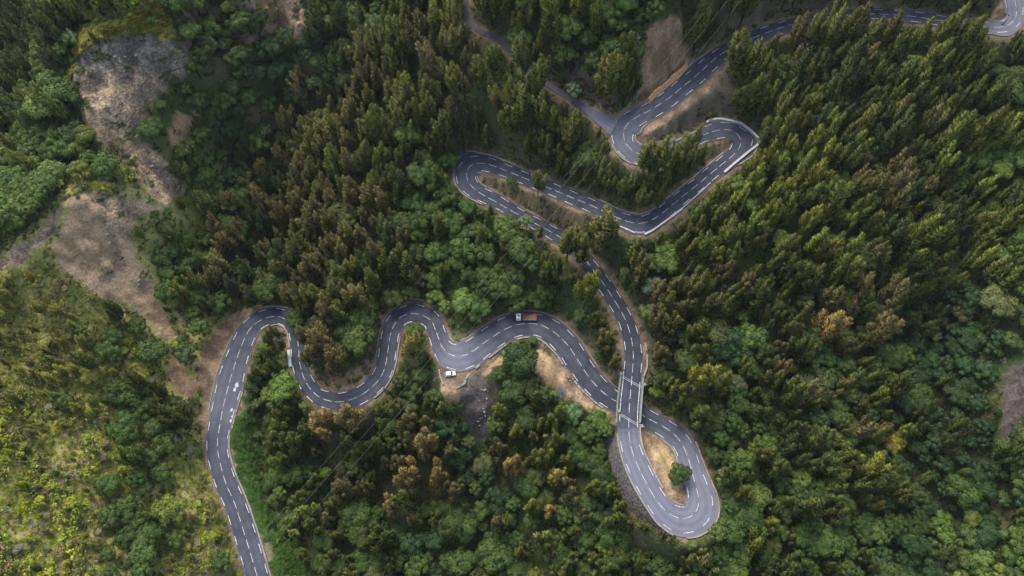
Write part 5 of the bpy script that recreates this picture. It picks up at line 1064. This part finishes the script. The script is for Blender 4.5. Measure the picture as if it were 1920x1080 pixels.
for i, a in enumerate(((1178, 108, 13, 'bleached dead tree on the green bank left of the earth scar, leftmost'), (1186, 115, 14, 'bleached dead tree on the green bank left of the earth scar, middle'), (1171, 118, 11, 'bleached dead tree on the green bank left of the earth scar, right'), (1063, 95, 7, 'fallen looking pale dead tree at the edge of the tall stand above the side track'), (848, 150, 8, 'pale leafless tree in the brown wood left of the side track'), (150, 88, 9, 'pale leafless tree on the shaded side of the cliff crest'),
    (1855, 345, 9, 'bare branched pale tree near the right edge'), (1010, 1020, 8, 'grey leafless tree in the bottom wood'), (1030, 1035, 9, 'grey leafless tree right of the other one in the bottom wood'), (245, 980, 4, 'small leaning dead trunk on the shrub slope bottom left'), (312, 990, 5, 'thin dead trunk standing beside bushes at the bottom left'), (25, 960, 5, 'grey dead trunk at the lower left edge'),
    (1440, 520, 9, 'leafless pale tree in the wood right of centre'), (1740, 560, 9, 'leafless pale branches over the dark ravine at the right'), (1500, 110, 9, 'pale leafless tree below the top road'), (1545, 355, 8, 'bare tree at the edge of the dark ravine upper right'), (565, 265, 8, 'bare pale tree at the edge of the brown wood left of centre'), (315, 430, 6, 'grey leafless bush beside the tan slope'), (1690, 255, 9, 'grey bare tree in the dark ravine at the upper right'))):
    dead_tree(a[0], a[1], a[2], a[3], 500+i)
# palms
def palm(px, py, h, L, tint, label, seed, n=22):
    R = np.random.default_rng(seed); z = 14.
    for _ in range(25): p = unproj(px, py, z+h); z = .5*z+.5*float(hgt(p[0], p[1]))
    e = empty('palm_tree', (p[0], p[1], z)); tag(e, label, 'palm tree'); tube('trunk', [(0, 0, -1), (.1, 0, h*.5), (0, 0, h)], .2, 'bark', e, 8, r2=.14)
    for k in range(n):
        ph = k*2.399; el = R.uniform(.15, .9); s = np.linspace(0, 1, 8); dr_ = L*s*math.cos(el*.8); zz = h+L*(s*math.sin(el)-.75*s*s); q = np.stack([np.cos(ph)*dr_, np.sin(ph)*dr_, zz], 1)
        t = unit(np.gradient(q, axis=0)); sd_ = unit(np.cross(t, [0, 0, 1.])); wv = (.42*np.sin(np.clip(s+.12, 0, 1)*math.pi*.9)+.03)[:, None]*L/2
        V = np.concatenate([q-sd_*wv-[0, 0, .08], q, q+sd_*wv-[0, 0, .08]]); m_ = len(s); i = np.arange(m_-1); F = np.concatenate([np.column_stack([i, i+1, i+1+m_, i+m_]), np.column_stack([i+m_, i+1+m_, i+1+2*m_, i+2*m_])])
        o = link('frond', mesh_np('frond', V, F, M['leaf'], attr={'v': R.uniform(.8, 1.2, len(V)), 'h': np.full(len(V), .5)}), e); o['tint'] = list(tint)
palm(999, 637, 3.0, 2.3, (.05, .085, .03), 'dark green palm at the roadside opposite the truck', 1)
palm(952, 658, 2.5, 2.3, (.20, .24, .12), 'pale fan leaved palm left of the rounded tree opposite the truck', 2)
palm(1003, 712, 2.5, 2.2, (.19, .22, .08), 'yellowish palm below the rounded tree opposite the truck', 3)
palm(742, 478, 3.0, 1.8, (.12, .12, .05), 'drooping brown green palm in the brown wood left of centre', 4)
palm(818, 290, 3.5, 2.6, (.12, .14, .05), 'feathery palm left of the far left upper hairpin', 5)
# ------------------------------------------------------------------ vehicles and small things
def rounded(name, prof, halfw, taper, mat, parent, bev=.05, matf=None):
    """side profile (x,z) swept across the width; taper(z)->width factor"""
    bm = bmesh.new(); n = len(prof); rows = []
    for sgn in (-1, -.86, .86, 1):
        inset = .06 if abs(sgn) == 1 else 0
        cx = sum(p[0] for p in prof)/n; cz = sum(p[1] for p in prof)/n
        rows.append([bm.verts.new((x+(cx-x)*inset*.5, sgn*halfw*taper(z), z+(cz-z)*inset)) for x, z in prof])
    for r0, r1 in zip(rows[:-1], rows[1:]):
        for k in range(n): bm.faces.new((r0[k], r0[(k+1) % n], r1[(k+1) % n], r1[k]))
    bm.faces.new(rows[0][::-1]); bm.faces.new(rows[-1]); bmesh.ops.recalc_face_normals(bm, faces=bm.faces)
    me = bpy.data.meshes.new(name); bm.to_mesh(me); bm.free(); me.materials.append(M[mat]); return link(name, me, parent)
def wheel(x, y, r, wdt, parent, rim='steel'):
    bm = bmesh.new(); bmesh.ops.create_cone(bm, cap_ends=True, segments=18, radius1=r, radius2=r, depth=wdt); bmesh.ops.bevel(bm, geom=[e for e in bm.edges if e.is_boundary or len(e.link_faces) == 2 and abs(e.calc_face_angle(0)) > 1], offset=.03, segments=1, affect='EDGES')
    bmesh.ops.rotate(bm, cent=(0, 0, 0), matrix=Matrix.Rotation(math.pi/2, 3, 'X'), verts=bm.verts); me = bpy.data.meshes.new('wheel'); bm.to_mesh(me); bm.free(); me.materials.append(M['rubber'])
    o = link('wheel', me, parent); o.location = (x, y, r)
    bm = bmesh.new(); bmesh.ops.create_cone(bm, cap_ends=True, segments=12, radius1=r*.55, radius2=r*.5, depth=wdt+.03); bmesh.ops.rotate(bm, cent=(0, 0, 0), matrix=Matrix.Rotation(math.pi/2, 3, 'X'), verts=bm.verts)
    me = bpy.data.meshes.new('rim'); bm.to_mesh(me); bm.free(); me.materials.append(M[rim]); link('rim', me, o)
def road_pose(px, py, z=None):
    i = near(px, py); zz = ROAD['z'][i] if z is None else z; return unproj(px, py, zz)
def hatchback(px, py, z, ang, paint, label):
    c = unproj(px, py, z); e = empty('parked_car', tuple(c), ang); tag(e, label, 'car')
    body = [(-2.0, .28), (-2.06, .55), (-2.0, .92), (-1.9, 1.0), (.95, .98), (1.75, .86), (2.02, .70), (2.08, .42), (2.0, .26)]
    rounded('body', body, .88, lambda q: 1-.05*max(0, q-.6), paint, e)
    cab = [(-1.93, .97), (-1.62, 1.38), (-1.3, 1.46), (.05, 1.46), (.35, 1.38), (1.0, .96)]
    rounded('cabin_glass', cab, .84, lambda q: 1-.30*max(0, q-.95), 'glass', e)
    roof = [(-1.58, 1.42), (-1.3, 1.49), (.05, 1.49), (.30, 1.42)]
    rounded('roof', roof, .74, lambda q: 1-.1*max(0, q-1.4), paint, e)
    for sx in (-1, 1):
        for p0, p1 in (((.98, .80*sx, .97), (.33, .72*sx, 1.42)), ((-.55, .80*sx, .98), (-.55, .73*sx, 1.44)), ((-1.9, .80*sx, .99), (-1.58, .72*sx, 1.42))):
            tube('pillar', [p0, ((p0[0]+p1[0])/2, (p0[1]+p1[1])/2+.012*sx, (p0[2]+p1[2])/2), p1], .045, paint, e, 5)
        box('mirror', (.62, .95*sx, 1.0), .08, .10, .07, 0, paint, e, .02); box('headlight', (1.93, .62*sx, .70), .12, .17, .07, 0, 'signwhite', e, .02); box('tail_light', (-1.99, .68*sx, .82), .06, .12, .13, 0, 'signred', e, .02)
    for x in (-1.28, 1.3):
        for y in (-.82, .82): wheel(x, y, .31, .2, e)
    return e
hatchback(844.5, 702, 13.9, math.radians(9), 'carwhite', 'small white hatchback parked in the gravel turnout at the dip of the road')
i_ = near(879, 314.5); hatchback(867.5, 289, ROAD['z'][i_]+.0, math.radians(14), 'carblue', 'dark blue car parked in the shade at the far left upper hairpin')
# flatbed truck
c = road_pose(987.5, 598); a0 = math.atan2(*(ROAD['c'][near(975, 607)]-ROAD['c'][near(1000, 607)])[1::-1])
tr = empty('flatbed_truck', tuple(c), math.pi+math.radians(-1)); tag(tr, 'flatbed truck with white cab and rust red slatted load bed driving through the bend', 'truck')
rounded('cab', [(2.35, .75), (2.35, 2.2), (2.5, 2.75), (2.75, 2.85), (3.75, 2.82), (4.02, 2.5), (4.2, 1.6), (4.22, .6), (2.6, .6)], 1.18, lambda q: 1-.03*max(0, q-1.5), 'truckwhite', tr)
rounded('windscreen', [(4.06, 1.66), (4.22, 1.66), (4.08, 2.45), (3.94, 2.45)], 1.02, lambda q: 1, 'glass', tr)
for s_ in (-1, 1):
    box('side_window', (3.45, 1.165*s_, 2.05), .38, .03, .32, 0, 'glass', tr); box('mirror', (4.1, 1.38*s_, 2.1), .07, .12, .25, 0, 'truckwhite', tr, .02)
box('roof_hatch', (3.3, 0, 2.86), .26, .3, .05, 0, 'glass', tr, .02); box('roof_vent', (2.75, .45, 2.87), .12, .28, .05, 0, 'rubber', tr, .02); box('sun_visor', (4.12, 0, 2.62), .14, 1.05, .04, 0, 'truckwhite', tr, .01)
box('beacon', (3.5, -.75, 2.9), .30, .10, .08, 0, 'rubber', tr, .02)
box('chassis', (-.4, 0, .8), 3.5, .45, .14, 0, 'truckred', tr, .03); box('bed', (-1.05, 0, 1.16), 2.95, 1.18, .10, 0, 'truckred', tr, .02)
for k_ in range(9):
    rr = random.Random(k_); box('plank', (-1.0+rr.uniform(-.05, .05), -1.0+k_*.25, 1.36+rr.uniform(0, .10)), 2.65, .095, .12, rr.uniform(-.006, .006), 'plank', tr, .02)
for s_ in (-1, 1): box('side_board', (-1.05, 1.20*s_, 1.45), 2.93, .05, .24, 0, 'truckred' if s_ < 0 else 'stonewall', tr, .01)
box('head_board', (1.92, 0, 1.75), .06, 1.2, .6, 0, 'truckred', tr, .01); box('tail_board', (-4.02, 0, 1.45), .05, 1.18, .24, 0, 'truckred', tr, .01)
for x_, y_ in ((1.8, -1.1), (1.8, 1.1), (-3.9, -1.1), (-3.9, 1.1)): box('stake', (x_, y_, 1.9), .06, .06, .55, 0, 'truckred', tr, .01)
for x in (3.2, -1.4, -2.6):
    for y in (-1.0, 1.0): wheel(x, y, .47, .3, tr)
# people
def person(px, py, z, ang, label, top='cloth_dark', arm=0, helmet=True, seat=False, pos=None):
    c = unproj(px, py, z) if pos is None else pos; e = empty('person', tuple(c), ang); tag(e, label, 'person')
    J = {'pel': (0, 0, .95), 'sp': (0, 0, 1.15), 'ch': (0, 0, 1.36), 'nk': (.01, 0, 1.5), 'hd': (.03, 0, 1.62), 'hd2': (.03, 0, 1.74)}
    E = [('pel', 'sp'), ('sp', 'ch'), ('ch', 'nk'), ('nk', 'hd'), ('hd', 'hd2')]; Rd = {'pel': .15, 'sp': .13, 'ch': .15, 'nk': .06, 'hd': .10, 'hd2': .085}
    for s, n in ((-1, 'l'), (1, 'r')):
        if seat: leg = [(.10, .12*s, .93), (.42, .2*s, .72), (.35, .24*s, .3), (.47, .24*s, .25)]
        else: leg = [(.02, .11*s, .88), (.04+.05*s, .13*s, .5), (-.01+.07*s, .14*s, .08), (.14+.07*s, .15*s, .04)]
        ar = [(0, .20*s, 1.42), (.05+arm*.12, .25*s, 1.16), (.16+arm*.28, .22*s, 1.0+arm*.08), (.24+arm*.28, .20*s, .99+arm*.08)]
        prev = 'pel'
        for k, p in enumerate(leg): J[n+'l%d' % k] = p; Rd[n+'l%d' % k] = (.095, .07, .05, .04)[k]; E.append((prev, n+'l%d' % k)); prev = n+'l%d' % k
        prev = 'ch'
        for k, p in enumerate(ar): J[n+'a%d' % k] = p; Rd[n+'a%d' % k] = (.065, .048, .036, .03)[k]; E.append((prev, n+'a%d' % k)); prev = n+'a%d' % k
        hb = np.array(ar[3])
        for f_ in range(5):
            q = n+'f%d' % f_; off = (f_-2)*.018; L = (.05, .075, .085, .078, .06)[f_]
            J[q] = tuple(hb+[L, off*(1 if f_ else 2.2), -.02]); Rd[q] = .009; E.append((prev, q))
    ks = list(J); me = bpy.data.meshes.new('body'); me.from_pydata([J[k] for k in ks], [(ks.index(a), ks.index(b)) for a, b in E], []); me.materials.append(M['skin'])
    o = link('body', me, e); md = o.modifiers.new('skin', 'SKIN'); 
    for i, k in enumerate(ks): me.skin_vertices[0].data[i].radius = (Rd[k], Rd[k]); me.skin_vertices[0].data[i].use_root = (i == 0)
    sb = o.modifiers.new('sub', 'SUBSURF'); sb.levels = sb.render_levels = 1
    tv = [(0, 0, .98), (0, 0, 1.2), (0, 0, 1.42)]; tube('jacket', [(0, 0, .92), (0, 0, 1.05), (0, 0, 1.3), (0, 0, 1.47)], .185, top, e, 12, r2=.16)
    for s, n in ((-1, 'l'), (1, 'r')):
        tube('sleeve', [J[n+'a0'], J[n+'a1'], J[n+'a2']], .075, top, e, 8, r2=.05); tube('trouser_leg', [J[n+'l0'], J[n+'l1'], J[n+'l2']], .11, 'cloth_dark', e, 8, r2=.07); box('shoe', tuple(np.array(J[n+'l3'])+[-.04, 0, 0]), .13, .05, .05, 0, 'rubber', e, .02)
    bm = bmesh.new(); bmesh.ops.create_icosphere(bm, subdivisions=2, radius=.155); bmesh.ops.scale(bm, vec=(1.1, .95, .95), verts=bm.verts); bmesh.ops.delete(bm, geom=[v for v in bm.verts if v.co.z < -.05], context='VERTS')
    m_ = bpy.data.meshes.new('helmet' if helmet else 'hair'); bm.to_mesh(m_); bm.free(); m_.materials.append(M['helmet' if helmet else 'cloth_dark']); h = link('helmet' if helmet else 'hair', m_, e); h.location = (.02, 0, 1.74)
    return e
zz = 16.6
person(1065, 710, ROAD['z'][near(1080, 700)], math.radians(-20), 'rider in dark clothes and white helmet standing left of the red motorcycle')
person(1068.5, 716.5, ROAD['z'][near(1083, 706)], math.radians(40), 'rider in a grey jacket and white helmet standing just below the red motorcycle', top='cloth_grey')
# motorcycle
c = unproj(1073, 711, ROAD['z'][near(1088, 700)]); mo = empty('motorcycle', tuple(c), math.radians(-20)); tag(mo, 'red motorcycle parked at the downhill road edge beside the two riders', 'motorcycle')
for x in (-.72, .74): wheel(x, 0, .31, .12, mo)
tube('fork', [(.74, 0, .31), (.6, 0, .7), (.5, 0, 1.0)], .05, 'steel', mo); tube('handlebar', [(.42, -.36, 1.06), (.5, 0, 1.0), (.42, .36, 1.06)], .022, 'steel', mo)
rounded('tank', [(-.1, .75), (-.05, .95), (.25, 1.0), (.45, .85), (.3, .68)], .17, lambda q: 1, 'bikered', mo); rounded('seat', [(-.85, .84), (-.8, .93), (-.1, .88), (-.1, .78), (-.6, .74)], .15, lambda q: 1, 'rubber', mo)
rounded('fairing', [(.45, .75), (.5, 1.12), (.75, .95), (.8, .6)], .2, lambda q: 1, 'bikered', mo); box('engine', (.05, 0, .5), .3, .17, .2, 0, 'steel', mo, .04); tube('exhaust', [(.1, .18, .35), (-.4, .2, .35), (-.9, .2, .45)], .05, 'steel', mo); rounded('tail', [(-1.0, .75), (-1.05, .95), (-.7, .92), (-.65, .72)], .14, lambda q: 1, 'bikered', mo)
c = unproj(1053, 735, 15.0); c[2] = float(hgt(c[0], c[1])); person(0, 0, 0, math.radians(80), 'person in a white shirt standing on the dark gravel patch below the motorcycle', top='signwhite', helmet=False, pos=c)
gp = unproj(1052, 735, 15.2)
R_ = np.random.default_rng(12); n = 40; a = np.linspace(0, 2*math.pi, n, endpoint=False); rad = 2.4*(.8+.3*R_.random(n)); rings = []
for f_ in (0.02, .5, 1.0): 
    x = gp[0]+np.cos(a)*rad*f_; y = gp[1]+np.sin(a)*rad*f_*1.15; rings.append(np.stack([x, y, hgt(x, y)+.10-.1*f_], 1))
V = np.concatenate(rings); F = []
for r_ in range(2): F += [(r_*n+k, r_*n+(k+1) % n, (r_+1)*n+(k+1) % n, (r_+1)*n+k) for k in range(n)]
M['gravel'] = flat('dark_gravel', (.10, .10, .115), .95, var=.5, scale=3, bump=.6)
tag(link('gravel_patch', mesh_np('gravel_patch', V, np.array(F), M['gravel'])), 'dark grey gravel patch in the dry grass below the motorcycle', 'gravel', kind='stuff')
# rounded boulders in the gully
R_ = np.random.default_rng(21)
def boulder_mesh(seed):
    bm = bmesh.new(); bmesh.ops.create_icosphere(bm, subdivisions=2, radius=1); r = np.random.default_rng(seed)
    for v in bm.verts: v.co *= 1+.28*math.sin(v.co.x*3+seed)*math.cos(v.co.y*2.5+seed*2)+r.uniform(-.10, .10); v.co.z *= .7
    me = bpy.data.meshes.new('boulder'); bm.to_mesh(me); bm.free(); me.materials.append(M['boulder']); return me
bms = [boulder_mesh(s) for s in range(5)]
def put_boulder(px, py, s, k, label, group):
    z = 5.
    for _ in range(20): p = unproj(px, py, z); z = .5*z+.5*float(hgt(p[0], p[1]))
    o = link('boulder', bms[k % 5]); o.location = (p[0], p[1], z+s*.1); o.scale = (s, s*R_.uniform(.6, 1.2), s); o.rotation_euler = (0, 0, R_.random()*6); tag(o, label, 'boulder', group)
for k in range(16):
    px, py = R_.normal(906, 8), R_.uniform(715, 800); put_boulder(px-(py-740)*.08, py, R_.uniform(.2, .55), k, 'pale boulder tumbled in the dark stony gully right of the turnout', 'boulders in the stony gully')
PN = ['on the upper part of the big rock face', 'on the lower part of the big rock face', 'on the pale slab below the rock face', 'high on the tan scar under the ridge', 'low on the tan scar under the ridge']
for k in range(46):
    P_ = [(230, 120, 50, 30), (225, 190, 50, 35), (285, 320, 30, 30), (200, 440, 40, 50), (270, 530, 25, 25)][k % 5]; put_boulder(P_[0]+R_.normal(0, 1)*P_[2]*.5, P_[1]+R_.normal(0, 1)*P_[3]*.5, R_.uniform(.25, .8), k, 'grey boulder lying '+PN[k % 5], 'boulders '+PN[k % 5])
# poles and wires
def pole(px, py, z, h, label, r=.13, name='utility_pole', arm=True):
    c = unproj(px, py, z); c[2] = float(hgt(c[0], c[1])); e = empty(name, tuple(c)); tag(e, label, 'pole'); tube('post', [(0, 0, -.5), (0, 0, h*.5), (0, 0, h)], r, 'concrete', e, 8, r2=r*.6)
    if arm: tube('cross_arm', [(-.7, 0, h-.4), (0, 0, h-.38), (.7, 0, h-.4)], .06, 'steel', e, 5); [tube('insulator', [(x, 0, h-.4), (x, 0, h-.3), (x, 0, h-.15)], .06, 'glass', e, 6) for x in (-.6, 0, .6)]
    return c+np.array([0, 0, h-.2])
pt1 = pole(1191.5, 199, 62, 8.5, 'concrete utility pole at the road edge above the top left hairpin'); pt2 = pole(1300.5, 113, 68, 7.5, 'utility pole beside the end of the ochre boards'); pt3 = pole(1516, 22, 74, 7.5, 'utility pole above the top road')
pole(1107.5, 213, 62, 2.2, 'short grey post on the side track near the junction', .07, 'marker_post', False)
def wire(p0, p1, sag, label, group=None, r=.016, n=60):
    t = np.linspace(0, 1, n)[:, None]; P = np.asarray(p0)*(1-t)+np.asarray(p1)*t; P[:, 2] -= (4*sag*t*(1-t))[:, 0]
    o = tube('power_line', P, r, 'wire', None, 5); tag(o, label, 'power line', group)
G_ = 'long power lines crossing the valley'
wire(unproj(395, 1105, 45), unproj(1395, -70, 108), 7, 'upper left of the three long power lines crossing the valley', G_)
wire(unproj(412, 1120, 45), unproj(1425, -75, 108), 7, 'middle one of the three long power lines crossing the valley', G_)
wire(unproj(440, 1125, 45), unproj(1445, -70, 108), 7, 'lower right of the three long power lines crossing the valley', G_)
wire(pt1, unproj(1162, 212, 62.3), .1, 'short stay wire running down from the pole above the top left hairpin'); wire(pt1, pt2, 1.2, 'thin line between the two poles beside the ochre boards'); wire(pt2, pt3, 1.5, 'thin line from the ochre boards to the pole above the top road')
wire(pt1+[.3, .3, 0], unproj(1060, 330, 62), 1.5, 'thin line running down left from the pole above the top left hairpin')
# round sign
c = unproj(1320.5, 165, 66.3); c[2] = float(hgt(c[0], c[1])); e = empty('road_sign', tuple(c), math.radians(200)); tag(e, 'small round red and white road sign right of the top straight', 'sign')
tube('post', [(0, 0, -.4), (0, 0, 1), (0, 0, 2.1)], .05, 'steel', e, 6)
for nm, r_, y_, mt in (('sign_border', .55, 0, 'signred'), ('sign_face', .40, .03, 'signwhite')):
    bm = bmesh.new(); bmesh.ops.create_cone(bm, cap_ends=True, segments=24, radius1=r_, radius2=r_, depth=.04); bmesh.ops.rotate(bm, cent=(0, 0, 0), matrix=Matrix.Rotation(math.radians(62), 3, 'X'), verts=bm.verts); bmesh.ops.translate(bm, vec=(0, -.04+y_, 2.1+y_*.6), verts=bm.verts)
    m_ = bpy.data.meshes.new(nm); bm.to_mesh(m_); bm.free(); m_.materials.append(M[mt]); link(nm, m_, e)
print('objects', len(bpy.data.objects), 'tris', sum(len(m.polygons)*2 for m in bpy.data.meshes))
